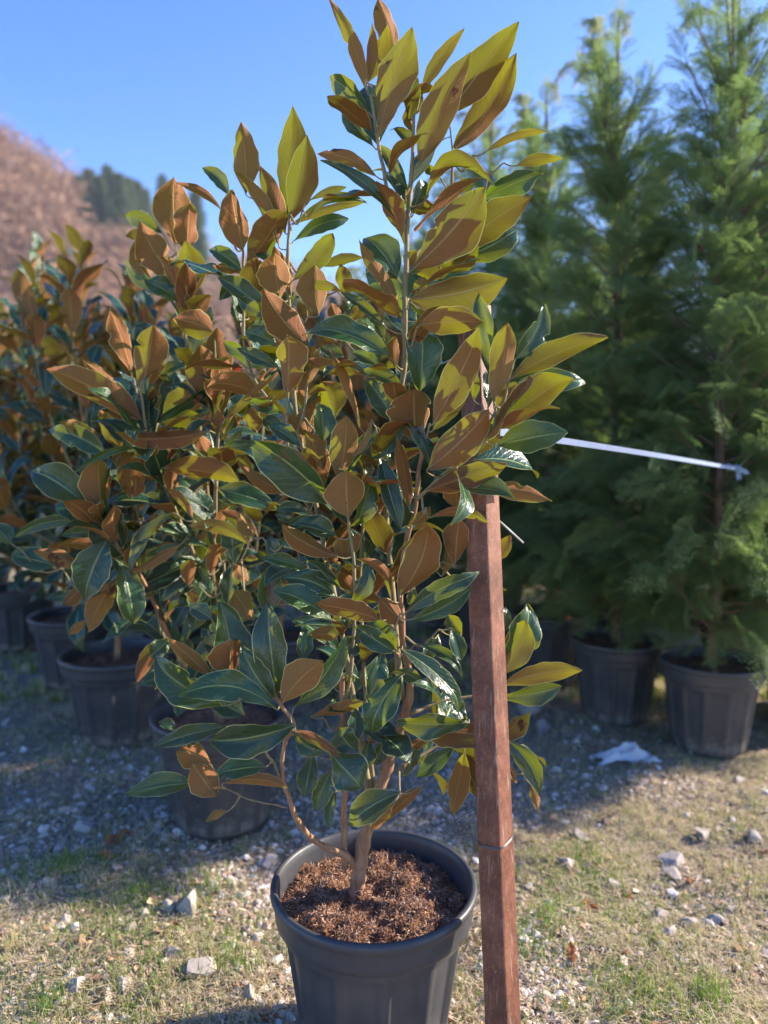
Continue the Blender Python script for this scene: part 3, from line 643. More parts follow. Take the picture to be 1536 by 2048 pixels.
# ---- the foreground magnolia
mb = P(716, 1765, 1.80)
main = empty('magnolia_tree', mb, 'large sharp magnolia in the foreground pot, leaves glossy green above and rusty brown below', 'magnolia', 'potted magnolias')
S = Stems(main); B_ = M_BARK
tr = S.stem([(714, 1790, 1.80, 21), (718, 1740, 1.80, 17), (724, 1690, 1.80, 16.5), (748, 1610, 1.80, 15), (775, 1530, 1.80, 14), (800, 1450, 1.79, 12), (818, 1385, 1.79, 9.5), (806, 1310, 1.79, 8), (797, 1190, 1.78, 7), (808, 1100, 1.77, 6), (830, 1010, 1.76, 5.5), (838, 930, 1.76, 5), (845, 850, 1.75, 4)], B_, 'trunk', 6, rough=.18, seg=12)
S.stem([(690, 1735, 1.79, 9), (690, 1640, 1.775, 7.6), (691, 1560, 1.77, 7.2), (686, 1440, 1.77, 6.8), (684, 1352, 1.77, 7.5)], B_, 'cut_stem', rough=.15)
S.stem([(690, 1400, 1.77, 5), (704, 1330, 1.77, 4.6), (708, 1240, 1.77, 4.2), (708, 1150, 1.77, 4), (698, 1060, 1.76, 3.6), (692, 1010, 1.75, 3)])
S.stem([(715, 1735, 1.80, 11), (690, 1712, 1.78, 9), (640, 1690, 1.74, 7.5), (602, 1655, 1.72, 7), (577, 1605, 1.70, 6), (560, 1550, 1.69, 5.4), (566, 1490, 1.68, 5), (588, 1452, 1.67, 4.6), (572, 1425, 1.66, 4.4), (553, 1398, 1.65, 4), (546, 1375, 1.65, 3.4)], B_, 'branch')
S.stem([(560, 1555, 1.69, 3.6), (548, 1530, 1.68, 3.4), (531, 1508, 1.67, 3.2), (520, 1480, 1.66, 2.6)])
S.stem([(572, 1615, 1.70, 2), (520, 1602, 1.67, 1.7), (480, 1590, 1.66, 1.5), (452, 1577, 1.65, 1.3)])
S.stem([(803, 1400, 1.80, 8), (782, 1150, 1.84, 7.4), (772, 1000, 1.85, 7), (790, 850, 1.83, 6.6), (808, 720, 1.82, 6.2), (812, 600, 1.81, 6), (816, 470, 1.80, 5.4), (826, 340, 1.78, 4.6), (828, 230, 1.77, 3.4)], M_TWIG)
S.stem([(814, 470, 1.80, 5.5), (800, 430, 1.79, 4.8), (775, 375, 1.78, 4.4), (757, 300, 1.77, 4), (742, 190, 1.76, 3)])
S.stem([(816, 530, 1.81, 5), (860, 470, 1.85, 4), (898, 400, 1.85, 3.6), (905, 300, 1.84, 3)])
S.stem([(745, 1620, 1.82, 9), (700, 1350, 1.87, 7), (645, 1060, 1.93, 6.2), (592, 820, 1.96, 5.6), (578, 600, 1.95, 5), (577, 480, 1.94, 4), (580, 430, 1.93, 3)], M_TWIG)
S.stem([(600, 860, 1.95, 5), (520, 780, 1.99, 4.4), (490, 700, 2.0, 4), (487, 600, 2.0, 3.8), (487, 500, 2.0, 3.2)])
S.stem([(812, 1430, 1.8, 5), (880, 1402, 1.84, 4), (960, 1388, 1.86, 3.4), (1004, 1364, 1.86, 3)])
S.stem([(750, 1610, 1.84, 6), (733, 1400, 1.87, 5), (722, 1180, 1.87, 4.4), (730, 1050, 1.86, 4), (748, 930, 1.84, 3.4), (765, 880, 1.82, 3)])
S.stem([(645, 1060, 1.92, 5), (585, 950, 1.88, 4.4), (574, 860, 1.86, 4), (576, 780, 1.85, 3)])
S.stem([(590, 880, 1.88, 4), (606, 830, 1.86, 3.4), (614, 772, 1.85, 3)])
S.stem([(833, 1000, 1.74, 4.5), (880, 955, 1.68, 4), (950, 900, 1.645, 3.6), (984, 860, 1.635, 3.2), (992, 815, 1.63, 2.6)])
S.stem([(812, 1430, 1.8, 5), (860, 1480, 1.82, 4), (900, 1440, 1.80, 3.6), (925, 1460, 1.78, 3), (938, 1440, 1.77, 2.4)])
S.stem([(800, 1540, 1.80, 5), (860, 1500, 1.84, 3.6), (905, 1480, 1.86, 3), (930, 1500, 1.86, 2.4), (1000, 1480, 1.88, 2)])
# top (crop origin 600,0 scale 2.4)
traced(S, '''
322 445 128 -25 72 u .06 0 -.3; 455 260 366 -18 105 u .10 2 -.3; 325 400 345 108 60 u 0 1; 325 395 420 115 88 u .04 2
380 640 540 130 172 u -.05 -3; 330 540 138 365 105 t .08 0 .1; 350 700 210 498 105 t -.05 2 .1; 530 580 546 340 80 u 0 3
582 440 790 138 68 u -.06 3; 575 785 822 250 170 u -.03 -2; 718 545 1050 110 185 u -.02 2; 742 715 1035 250 165 u .10 5
548 715 430 603 55 t .05 2; 890 730 1205 632 42 u -.12 3; 1040 795 1258 766 55 u -.08 4; 878 955 1166 832 120 t -.05 4 -.1
600 962 935 885 85 u -.42 1 -.4; 740 900 840 880 70 t -.1 4; 545 1290 886 900 230 u .03 -3; 760 1210 1112 945 165 u -.05 0
770 1240 1043 1090 170 t .10 2 .1; 530 1440 997 1340 205 u .0 -3 -.25; 700 1310 862 1168 80 u .05 1; 370 850 84 738 75 u .10 0 -.3
480 1075 98 768 58 t .06 1 -.2; 50 960 226 900 36 u -.08 6; 40 1040 326 970 42 t -.15 5; 515 915 380 690 62 t .03 3
540 1010 604 860 85 t 0 4; 545 1020 480 880 80 t 0 5; 520 1290 552 1195 55 u 0 3; 540 1400 600 1330 70 u .1 4; 560 1310 740 1235 120 u .0 5
535 1020 642 985 80 u -.1 5; 670 852 590 780 46 t 0 4; 640 1500 540 1400 110 t 0 5; 545 640 520 500 60 u 0 4; 520 560 590 440 60 u 0 6
''', 600, 0, 2.4, 1.78, 1)
# upper left shoot (240,200 s2.954)
traced(S, '''
742 555 716 128 160 u .02 0; 985 700 1024 38 190 u .02 4; 1003 722 1106 205 190 u .02 -1; 976 785 822 382 115 u .04 1; 940 870 672 412 85 u .10 0 -.35
600 652 325 495 55 u .16 2 -.3; 640 558 484 398 85 t .12 2 .1; 730 898 655 530 180 u .02 -2; 716 1005 520 868 105 t .05 2; 905 985 790 778 170 t 0 5
742 1020 540 990 60 u .12 4; 880 1282 575 1044 125 t .04 -3 -.1; 1020 742 1330 512 38 u -.05 3; 1012 735 1466 610 50 u -.08 2; 1028 832 1355 702 95 t -.1 5
850 1170 757 965 95 u 0 4; 945 1180 905 895 200 u .03 -4; 1010 1160 902 868 110 u .12 -1; 1022 1066 1272 785 125 u .03 -2; 1172 1272 1150 975 185 u 0 -3
1095 1115 1305 1132 60 u -.12 -4 -.3; 1115 1452 848 1118 205 u -.05 -7; 1190 985 1440 932 65 u -.08 8; 1340 1175 1300 965 100 u 0 8; 690 1060 590 1180 90 t 0 6; 760 1290 660 1200 100 t 0 7
''', 240, 200, 2.954, 1.95, 2)
# middle (480,480 s3.84)
traced(S, '''
1120 672 775 400 88 t .02 -4 .0; 1172 912 503 660 200 t .07 -9 -.15; 368 1168 380 722 240 u 0 -6; 515 1118 560 808 188 u .02 -4; 285 815 34 700 150 t .05 3
325 745 75 640 150 t .1 6; 292 982 -25 828 110 t 0 5; 232 592 -25 440 105 t 0 3; 732 1362 638 1085 235 u .02 3; 640 1545 612 1238 190 t .02 -6 .1
918 1442 678 828 80 u .12 -5 -.3; 938 1032 508 905 105 u -.05 -2 -.3; 1243 602 948 190 215 t .10 -1 .1; 1236 545 878 5 105 u .08 -5 -.3; 1205 292 955 -35 245 t .05 -2 .1
1195 985 1182 738 105 u 0 2; 1378 1160 1388 655 285 t .02 -6 .15; 1240 1132 938 985 130 t .03 -2; 1190 1410 975 1075 205 t .04 -4 .1; 1365 1560 1335 1145 350 u .0 -10 -.3
800 905 615 828 100 t 0 6; 335 1332 68 1240 105 t .05 2; 520 1500 342 1338 115 u .05 2; 15 1228 282 1024 52 u -.03 5; 262 1205 60 1180 42 u -.1 5
1085 1005 858 858 105 t .03 2 .25; 835 640 1002 458 100 u 0 9; 800 562 872 478 90 t 0 9; 130 1480 60 1300 140 u 0 8; 1110 770 965 590 120 t 0 7; 1300 452 1500 562 125 t .02 4
1110 1010 1210 920 90 u 0 4; 300 560 420 400 90 t 0 10; 760 620 700 480 110 u 0 10; 880 720 700 760 90 u 0 9; 560 1330 450 1150 120 u 0 9; 330 1460 160 1360 120 t 0 8
500 1200 720 1130 60 u -.1 3; 470 1300 620 1130 40 t .05 4
''', 480, 480, 3.84, 1.86, 3)
# heart of the plant (480,840 s3.84)
traced(S, '''
668 640 58 152 330 t .10 -6 -.1; 465 215 208 32 135 t .05 0; 640 380 498 60 150 u 0 1; 755 462 815 -40 235 u .04 -5; 832 748 812 388 315 u .0 -9 -.25
405 562 -15 318 115 u -.08 4 -.3; 745 905 372 800 165 t .05 -3 -.1; 752 1052 298 808 160 u -.02 -5 -.3; 512 702 272 688 85 t .1 0; 402 782 268 718 75 t 0 0; 300 965 400 880 50 t 0 1
820 1082 912 870 95 u 0 1; 802 1092 762 898 125 u 0 0; 985 1085 850 1408 125 t -.18 -7 -.2; 1156 1382 880 1062 85 u .22 -5 -.35; 772 1292 498 1078 105 t .08 -2
552 1192 148 1058 105 t .06 0 -.1; 742 1362 310 1212 185 t .10 -2 -.1; 705 1535 268 1300 185 t .05 -5 -.1; 205 1482 228 1108 205 t 0 2 .15; 1228 1342 1448 782 300 u .08 -9 -.3
1282 812 1480 660 92 u .05 -6; 1075 260 1242 856 155 t .02 -4 -.2; 1215 325 1272 832 135 t 0 -2 -.2; 1022 378 888 850 155 t .04 -2 -.2; 1060 60 818 422 120 t .05 -1 -.1
1272 8 1000 322 62 t -.08 -6 -.2; 1012 -5 848 290 55 u -.08 -5 -.2; 1120 168 1270 350 140 t 0 1; 1302 690 1190 108 105 u .08 -6 -.2; 1052 900 1100 682 110 t 0 4; 1182 1242 1080 1002 150 t 0 4
1085 1536 552 1408 160 u .02 -10 -.3; 1255 1560 1075 1370 175 u 0 -10 -.3; 560 620 300 500 90 t 0 7; 900 1350 760 1180 120 u 0 6; 1080 1400 900 1340 90 u 0 3; 1180 1100 1100 1230 80 t 0 3
600 1100 520 960 120 t 0 7; 420 1250 500 1100 90 u 0 5; 100 900 0 720 120 u 0 8; 300 1080 220 880 110 t 0 5; 1000 700 900 620 90 t 0 5; 1340 1290 1300 1420 70 t 0 0
''', 480, 840, 3.84, 1.80, 4)
# right cluster (780,560 s3.339)
traced(S, '''
205 300 622 282 190 u -.03 2 -.2; 668 640 578 78 122 t .05 0 .15; 655 862 638 600 70 t 0 2; 692 832 780 282 172 u .05 -2 -.25; 838 525 1032 160 160 t .06 1 .2
798 668 1452 378 165 u -.03 0 -.1; 790 735 1338 665 165 t -.02 3 .1; 700 995 1205 620 235 u -.01 -2 -.2; 718 1100 1188 1015 205 t 0 1 .0; 700 882 842 680 85 u 0 3
572 1165 698 918 150 u .10 1; 245 1272 668 862 260 u .02 -2 -.2; 243 1408 788 1225 172 u -.02 -1 -.2; 585 1378 1082 1474 125 u -.10 1 -.1; 290 960 604 318 215 u .02 1 -.2
285 1005 545 680 95 u .03 3; 558 802 572 610 62 u 0 4; 445 1522 452 1378 150 u 0 4; 290 1260 420 1320 60 t 0 5
''', 780, 560, 3.339, 1.655, 5)
# by the post (800,900 s5.12)
traced(S, '''
298 692 918 740 112 u -.12 0 -.15; 560 1162 605 690 285 u 0 2 -.2; 432 1292 482 960 92 u .05 4; 75 1652 822 1280 205 t -.08 -2 -.1; 118 1735 742 1402 205 t .05 0 -.05
''', 800, 900, 5.12, 1.68, 6)
traced(S, '''
900 1160 1132 868 150 u .08 0 .05; 900 1100 1032 1046 60 u 0 1 0; 880 1400 1088 1440 48 u -.15 0 0
''', 800, 900, 5.12, 1.88, 7)
# lower left cluster (240,1100 s2.743)
traced(S, '''
862 812 808 283 192 t .0 -1 .12; 620 705 550 283 200 t .03 2 .15; 505 382 375 308 92 t .05 3; 512 702 262 488 80 u .0 0 -.2; 610 705 622 493 205 u -.03 0 -.15
845 815 665 528 145 t -.05 -2 .0; 858 872 318 800 165 t .16 -5 -.12; 570 855 178 602 185 t -.03 0 -.05; 885 845 1112 606 190 u -.05 -4 -.15; 955 862 1238 478 130 t .05 1 .15
1000 610 1012 413 90 t .05 6; 952 962 490 1045 192 t -.05 -5 -.12; 592 968 178 1082 98 t .03 0 -.1; 310 985 208 944 62 t .05 2; 505 1190 305 1105 150 u .12 -3 -.1
400 1175 525 1352 165 u .0 -5 -.1; 420 1280 18 1350 130 t .04 0 -.1; 800 1188 508 1232 108 t .03 -1; 560 1282 932 1302 68 u -.08 -2 -.1; 592 1432 468 1492 42 u .1 0
945 988 1215 1142 58 u -.05 -3; 955 1010 1130 1105 92 t .1 0; 1148 1108 1338 1305 190 t .03 -4 -.15; 1205 975 1295 1100 150 t .1 6; 1060 1125 1008 1362 112 t 0 8
1172 1190 1068 1435 112 t .05 8; 1182 1325 1148 1532 62 t .05 8; 1535 1330 1248 1512 160 t .05 0 -.1; 1500 1395 1378 1532 80 u 0 3; 1440 565 1368 800 125 t .05 8
1545 690 1368 1005 190 t .05 7 -.2; 1048 912 1342 830 70 u .03 10; 1295 868 1280 1062 92 t 0 10; 1030 470 1205 462 90 u 0 13; 1512 562 1288 418 120 t 0 8; 1300 480 1220 560 110 t 0 12
1360 1050 1330 1200 90 t 0 10; 1180 760 1280 690 60 u 0 12; 1400 1180 1440 1040 80 t 0 12
''', 240, 1100, 2.743, 1.66, 8)
# right low (740,1100 s3.072)
traced(S, '''
190 608 602 1002 112 t -.05 -3 -.15; 278 580 585 780 72 t -.12 2 -.1; 602 1062 163 1056 150 t .0 -3 -.1; 592 1042 478 940 100 t 0 1; 500 480 562 682 100 t 0 3
560 520 480 400 110 t 0 6; 140 752 318 835 92 t -.15 0 -.1; 522 1208 285 1392 112 t .0 0 -.1; 582 1248 500 1642 130 u .02 0 .0; 302 1200 208 1392 60 t 0 4
382 1150 200 1222 60 u 0 4; 330 1440 78 1662 70 u 0 -2; 162 622 -10 400 125 t .05 -1; 420 520 330 700 100 t 0 8; 130 900 60 760 90 t 0 6
''', 740, 1100, 3.072, 1.76, 9)
traced(S, '''
815 768 958 428 190 u .04 -2 .0; 800 712 992 338 185 t .08 0 .15; 785 520 846 348 72 t .05 2; 815 828 1298 735 122 u -.04 -3 -.05; 795 905 1178 836 125 t .02 0 -.05
825 1160 1045 1520 125 t -.12 -2 -.1; 985 1440 1032 1608 58 u -.1 -1; 845 1310 902 1432 60 u 0 1
''', 740, 1100, 3.072, 1.86, 10)
# crowded inner leaves
rI = np.random.default_rng(21)
for sp in list(S.pts[6:]):
    if len(sp) > 16: whorls(S, sp, rI, .16, .93, .042, (.13, .19), 22)

# ---- second magnolia (in the pot just behind)
b2 = PX[0]; m2 = empty('magnolia_tree', (b2[0], b2[1], .385), 'magnolia in the shaded pot just left behind the foreground one, branches leaning forward', 'magnolia', 'potted magnolias'); S2 = Stems(m2)
S2.stem([(b2[0], b2[1], .36, 17), (b2[0] - .01, b2[1] - .04, .55, 14), (b2[0] - .02, b2[1] - .12, .75, 11)], M_BARK, 'trunk', world=True)
S2.stem([(452, 1390, 2.85, 9), (438, 1230, 2.6, 8), (395, 1125, 2.38, 6.5), (382, 1096, 2.33, 6), (330, 970, 2.2, 5.4), (299, 885, 2.15, 4.6), (286, 800, 2.13, 3.8), (283, 765, 2.12, 3)])
S2.stem([(450, 1330, 2.75, 9), (428, 1180, 2.48, 7), (425, 1100, 2.33, 6), (430, 960, 2.22, 5.4), (435, 840, 2.17, 4.4), (436, 785, 2.16, 3)])
S2.stem([(450, 1420, 2.88, 9), (400, 1370, 2.7, 8), (346, 1295, 2.5, 7.6), (292, 1175, 2.32, 6.4), (235, 1095, 2.2, 5), (206, 1050, 2.17, 4), (194, 1015, 2.16, 3)], M_BARK)
S2.stem([(438, 1230, 2.6, 7), (410, 950, 2.5, 6), (385, 760, 2.4, 5), (371, 660, 2.33, 4), (368, 590, 2.31, 3)])
S2.stem([(425, 1180, 2.55, 6), (340, 1150, 2.5, 5), (285, 1060, 2.4, 4.4), (272, 990, 2.3, 4), (268, 950, 2.28, 3)])
S2.stem([(420, 1150, 2.5, 5), (330, 1000, 2.45, 4.4), (322, 900, 2.4, 4), (328, 830, 2.35, 3)])
S2.stem([(450, 1330, 2.8, 7), (510, 1100, 2.7, 6), (520, 900, 2.65, 5), (540, 700, 2.6, 4), (545, 600, 2.58, 3)])
traced(S2, '''
330 852 318 455 205 u 0 6; 398 905 415 612 152 u 0 3; 384 1182 402 833 185 u 0 -3; 328 1072 114 714 200 u -.02 1; 190 1052 84 828 112 u -.05 3
250 785 28 685 100 t .1 6; 200 795 35 800 70 u 0 8; 345 1182 5 933 88 t -.06 2; 352 1192 138 1068 120 t .05 -1 -.1
''', 240, 200, 2.954, 2.31, 12)
traced(S2, '''
658 540 728 148 212 u 0 -1; 658 702 108 398 185 u .03 -2 -.3; 600 442 468 48 112 u .06 6; 1102 642 1000 263 212 u -.02 1; 1152 562 1102 163 172 u 0 6
705 682 745 520 80 u 0 0; 645 622 308 363 88 u .08 3; 682 622 508 518 102 t 0 2; 735 726 1086 514 62 t -.03 -1; 762 712 1022 562 95 u 0 1
462 932 88 763 138 t .10 2; 432 892 170 710 92 u .08 5; 538 890 412 650 112 u 0 5; 366 1242 3 998 212 t .04 1 -.1; 426 1256 400 928 192 u .0 -2
395 1322 -98 1402 72 t .12 2; 690 866 248 1036 42 t .12 3; 602 1172 598 918 160 u 0 3; 562 1032 518 868 100 u 0 6; 1088 188 848 108 172 u .05 4
755 442 918 373 62 t -.05 3; 1130 732 1460 434 50 u -.04 -4; 1442 392 1138 240 102 t 0 0; 782 702 952 518 150 u 0 6; 778 734 1022 682 100 u 0 7; 420 648 542 882 72 u 0 5
''', 60, 600, 2.954, 2.16, 13)
traced(S2, '''
812 112 -112 178 200 u -.03 -4 -.1; 352 486 1136 600 262 u .0 -2 -.1; 905 702 1502 902 240 t -.02 0 -.1; 958 292 1332 270 162 t .05 5; 602 1082 1242 1290 140 u -.12 -1 -.1
642 1002 388 690 100 u .05 0; 440 950 0 1602 132 t .15 0 -.1; 502 1282 28 1570 112 u .02 1 -.1; 602 1282 150 1392 102 t 0 6; 640 1242 802 1140 72 u 0 3
1052 1500 1040 1000 230 t 0 6 .1; 832 1582 912 1250 152 u 0 7; 1062 1470 1222 1662 142 u 0 5; 1162 1432 1322 1430 60 u -.1 6; 1002 1900 1042 1450 200 t 0 8
1302 1182 928 930 152 u .05 7; 602 1702 622 1400 152 u 0 8; 642 1882 640 1740 130 u 0 8; 42 792 62 560 162 u 0 2; 252 952 282 1152 150 u 0 6; 862 452 700 150 182 u 0 7
1262 2052 1058 1748 252 u .02 -35 -.1
''', 260, 840, 5.12, 2.16, 14)
traced(S2, '''
590 82 460 412 200 t .05 -1 -.2; 632 312 490 576 132 u .05 1 .1; 668 222 732 542 152 t 0 0 -.1; 432 242 178 140 92 u .10 1; 560 62 330 60 62 t .1 2; 622 182 330 100 92 u .1 4
462 332 350 440 82 u 0 8; 472 522 380 602 50 u 0 6; 902 622 750 862 92 u .05 10; 932 632 822 722 102 t 0 10; 312 222 60 160 130 t 0 14; 60 100 -40 0 100 t 0 14
''', 0, 1050, 2.743, 2.18, 15)
r2 = np.random.default_rng(5)
for sp in list(S2.pts[1:8]): whorls(S2, sp, r2, .12, .97, .030, (.14, .20), 40)

# ---- magnolias further back
def magnolia(x, y, H, rad, seed, label, ns=9, per=26, lean=(0, 0), trunkc=None):
    r = np.random.default_rng(seed); e = empty('magnolia_tree', (x, y, .385), label, 'magnolia', 'potted magnolias'); st = Stems(e); c = np.array([x, y, 0])
    st.stem([(x, y, .36, 16), (x + .02, y, .7, 14), (x + lean[0] * .3, y + lean[1] * .3, 1.0, 12)], M_BARK, 'trunk', world=True)
    for k in range(ns):
        a = k * 2.4 + r.uniform(-.3, .3); q = rad * (.25 + .75 * math.sqrt((k + .5) / ns)); top = H * (1 - (.35 if k % 3 else .60) * ((k + .5) / ns)) * r.uniform(.92, 1.03); z0 = r.uniform(.45, .9)
        dx, dy = math.cos(a) * q + lean[0], math.sin(a) * q + lean[1]
        sp = st.stem([(x, y, z0, 9), (x + dx * .5, y + dy * .5, z0 + (top - z0) * .35, 7), (x + dx * .95, y + dy * .95, z0 + (top - z0) * .72, 5), (x + dx, y + dy, top, 3)], M_TWIG, 'stem', 4, True, seg=6)
        whorls(st, sp, r, .10, 1, .050, (.15, .23), per)
    return st
for i, (pi_, H, rad, lab, lean) in enumerate([
    (1, 2.40, .48, 'shaded magnolia growing from the wide pot in the left row', (-.02, -.1)),
    (2, 2.62, .58, 'blurred magnolia left of the shaded one, rusty leaves showing', (-.05, -.1)),
    (3, 2.95, .66, 'blurred magnolia at the left edge with one tall sprig against the hill', (.0, -.1)),
    (4, 2.2, .55, 'magnolia behind the foreground one, its orange lit stems seen between leaves', (0, 0)),
    (14, 2.3, .50, 'magnolia far behind the main trunk, between the stems', (0, 0)), (15, 2.4, .55, 'magnolia behind the second one, filling the gap between two rows', (0, 0)),
    (5, 2.75, .75, 'last magnolia of the left row, dark and out of focus', (0, 0))]):
    magnolia(*PX[pi_], H, rad, 60 + i, lab, 16, 36, lean)

for rn, L_ in OVER.items():             # what is past the leaves one can pick apart
    n = 0; Fo = []
    for V, f, uv, mi in L_: Fo.append(f + n); n += len(V)
    tag(mobj('inner_foliage', np_mesh('inner_foliage', np.concatenate([a[0] for a in L_]), np.concatenate(Fo), [M_LEAF2, M_TWIG], True, uv=np.concatenate([a[2] for a in L_]), matidx=np.concatenate([a[3] for a in L_])), bpy.data.objects[rn]), kind='stuff')
# orange plant tag hanging among the leaves
tg = MB(); c = P(466, 756, 2.12); tg.add(np.array([(-.020, 0, .012), (.022, .002, .034), (.020, .004, .002), (-.008, .001, -.030)]), None, [(0, 1, 2, 3)]); tg.add(np.array([(-.020, .0012, .012), (.022, .0032, .034), (.020, .0052, .002), (-.008, .0022, -.030)]), None, [(3, 2, 1, 0)])
tag(tg.build('plant_tag', M_TAG, smooth=False, loc=c), 'small bright orange tag hanging among the magnolia leaves', 'tag')

# ------------------------------------------------------------------ rusty post with its wires, cable and strap
pb = P(1004, 2000, 1.575); pt = P(948, 612, 1.80); axis = nrm(pt - pb); p0 = pb + axis * (-(pb[2] + .3) / axis[2])
post = empty('steel_post', (p0[0], p0[1], 0), 'rusty square steel post standing right of the foreground pot', 'post')
def square_tube(a, b, s, rot, r=.004):
    ax = nrm(b - a); x = nrm(np.cross([0, 1, 0], ax)); y = np.cross(ax, x); c, s_ = math.cos(rot), math.sin(rot); u, v = x * c + y * s_, -x * s_ + y * c; ring = []
    for (sx, sy) in ((1, 1), (-1, 1), (-1, -1), (1, -1)):
        for t in (0, .5, 1):
            th = math.atan2(sy, sx) - R(45) + R(90) * t; ring.append(((s / 2 - r) * sx + r * math.cos(th), (s / 2 - r) * sy + r * math.sin(th)))
    n = len(ring); V = [a + u * p[0] + v * p[1] for p in ring] + [b + u * p[0] + v * p[1] for p in ring]; k = .86
    V += [b + u * p[0] * k + v * p[1] * k for p in ring] + [b - ax * .25 + u * p[0] * k + v * p[1] * k for p in ring]; f = []
    for j in range(3):
        for i in range(n): i2 = (i + 1) % n; f.append((j * n + i, j * n + i2, (j + 1) * n + i2, (j + 1) * n + i))
    return np.array(V), f, u, v, ax
PS = .0585; V, f, pu, pv, pax = square_tube(p0, pt, PS, R(45) + .10)
o_ = np.array(post.location); me = np_mesh('tube', V - o_, np.array(f), M_RUST, False); mobj('tube', me, post)
def around(cn, rad_s, turns, r_, tilt=0, up=.004):
    pts = []
    hs = PS / 2 + r_
    for k in range(int(turns * 16) + 1):
        th = k / 16 * 2 * math.pi; q = max(abs(math.cos(th)), abs(math.sin(th))); q = hs / q if q > .78 else hs / .78
        pts.append(cn + (pu * math.cos(th) + pv * math.sin(th)) * min(q, hs * 1.36) + pax * (up * k / 16 + tilt * math.cos(th)))
    return np.array(pts)
def post_at(py):
    t = np.linspace(0, 1, 400); A = pb + np.outer(t, pt - pb) ; best = min(range(400), key=lambda i: abs(1024 - F * ((A[i][1] * math.sin(PITCH) + (A[i][2] - CAM_H) * math.cos(PITCH)) / zax(A[i])) - py)); return A[best]
wc = post_at(1682); w1 = MB(); w1.tube(around(wc, 0, 2.05, .0016, .006, .003), .0016, 6)
L0 = P(940, 1665, 1.62); rr = np.random.default_rng(9)
pts = [wc - pu * .0 + np.array([-.036, -.01, .0])] 
for k in range(44): pts.append(L0 + np.array([-.004 - .026 * (k / 44) + .008 * math.cos(k * .9), .006 * math.sin(k * .5), .010 * math.sin(k * .9) + .012 * math.sin(k * .23)]) + rr.normal(0, .003, 3))
pts += [P(905, 1628, 1.66), P(885, 1608, 1.68), P(866, 1602, 1.69)]
sp = smoothpath([(*q, .0012) for q in pts], 5); w1.tube(sp[:, :3], sp[:, 3], 5)
w1.tube(np.array([P(908, 1642, 1.65), P(925, 1632, 1.64), P(950, 1618, 1.64)]), .0011, 5)
tag(w1.build('binding_wire', M_WIRE), 'dark thin wire wound round the rusty post with a tangled end', 'wire')
cb = MB(); cc = post_at(1024); a0, a1 = P(960, 1012, cc[1] + .045), P(1047, 1086, cc[1] + .02)
cb.tube(np.array([a0, a0 * .5 + a1 * .5 + [0, 0, .003], a1]), .0022, 8); tag(cb.build('cable_end', M_CABLE), 'pale stiff cable end sticking out to the right from behind the post', 'cable')
# strap from the post to the big conifer
sb = MB(); s0 = P(962, 858, post_at(860)[1] + .01); xk, yk = PX[6]; s1 = P(1476, 938, 3.30); n = 40; top, bot = [], []
for i in range(n + 1):
    t = i / n; c = s0 * (1 - t) + s1 * t - np.array([0, 0, -.004 * 4 * t * (1 - t)]); tw = .25 * math.sin(t * 5) + .15; hw = .0095 * (1 - .25 * t)
    dn = np.array([math.sin(tw) * .4, -math.sin(tw), math.cos(tw)]); top.append(c + dn * hw + [0, .001, 0]); bot.append(c - dn * hw)
V = np.array(top + bot); q = np.array([(i, i + 1, n + 2 + i, n + 1 + i) for i in range(n)]); sb.add(V, None, q); sb.add(V + [0, .0012, 0], None, q[:, ::-1])
strap = sb.build('tie_strap', M_STRAP); tag(strap, 'white flat strap stretched from the post to the big conifer', 'strap')
kb = MB(); rk = np.random.default_rng(4)
for k in range(9):
    a = rk.uniform(0, 6.28); d = np.array([math.cos(a), rk.normal(0, .5), math.sin(a)]) * rk.uniform(.02, .055); w = nrm(np.cross(d, rk.normal(0, 1, 3))) * .012
    kb.add(np.array([s1 - w * .6, s1 + w * .6, s1 + d * .6 + w, s1 + d * .6 - w, s1 + d + w * .2]), [(3, 2, 4)], [(0, 1, 2, 3)])
kb.add(I2[0] * rk.uniform(.75, 1.15, (len(I2[0]), 1)) * .019 + s1, I2[1]); kb.build('knot', M_STRAP, strap, False)

# ------------------------------------------------------------------ gravel, grass
def inpot(x, y, m=.0):
    k = np.hypot(x - MAINX, y - MAINY) < .18 + m
    for (a, b) in PX.values(): k |= np.hypot(x - a, y - b) < .18 + m
    return k
def gravel_w(x, y):
    """where pale gravel shows: around the pots on the left, a patch right of the post"""
    px = 768 + F * x / y
    w = 1.15 * np.exp(-((x - .42) / .17) ** 2 - ((y - 2.02) / .24) ** 2) + .9 * np.exp(-((x + .35) / .30) ** 2 - ((y - 2.45) / .22) ** 2)
    w = w + .45 * np.exp(-((x + 1.25) / .55) ** 2 - ((y - 3.1) / .55) ** 2) + .8 * np.exp(-((x + .1) / .5) ** 2 - ((y - 3.0) / .4) ** 2) + .7 * np.exp(-((x - 1.15) / .35) ** 2 - ((y - 3.2) / .16) ** 2)
    w = w + .5 * np.exp(-((x + .22) / .16) ** 2 - ((y - 1.95) / .15) ** 2) + .5 * np.exp(-((x - .35) / .3) ** 2 - ((y - 3.3) / .3) ** 2)
    return w + .22 * (np.sin(x * 6.3 + 1) * np.sin(y * 5.1 + x * 2) ) + .10
def sample(n, ymin, ymax, xm, seed, wfun, power=1.):
    r = np.random.default_rng(seed); out = []
    while sum(len(o) for o in out) < n:
        y = ymin + (ymax - ymin) * r.random(n) ** 1.4; x = r.uniform(-1, 1, n) * (y * xm + .15); k = (r.random(n) < np.clip(wfun(x, y), 0, 1) ** power) & ~inpot(x, y)
        out.append(np.stack([x[k], y[k]], 1))
    return np.concatenate(out)[:n]
r = np.random.default_rng(31)
c = sample(15000, 1.7, 5.2, .56, 31, gravel_w); sz = (r.lognormal(0, .5, len(c)) * .0066).clip(.003, .024)
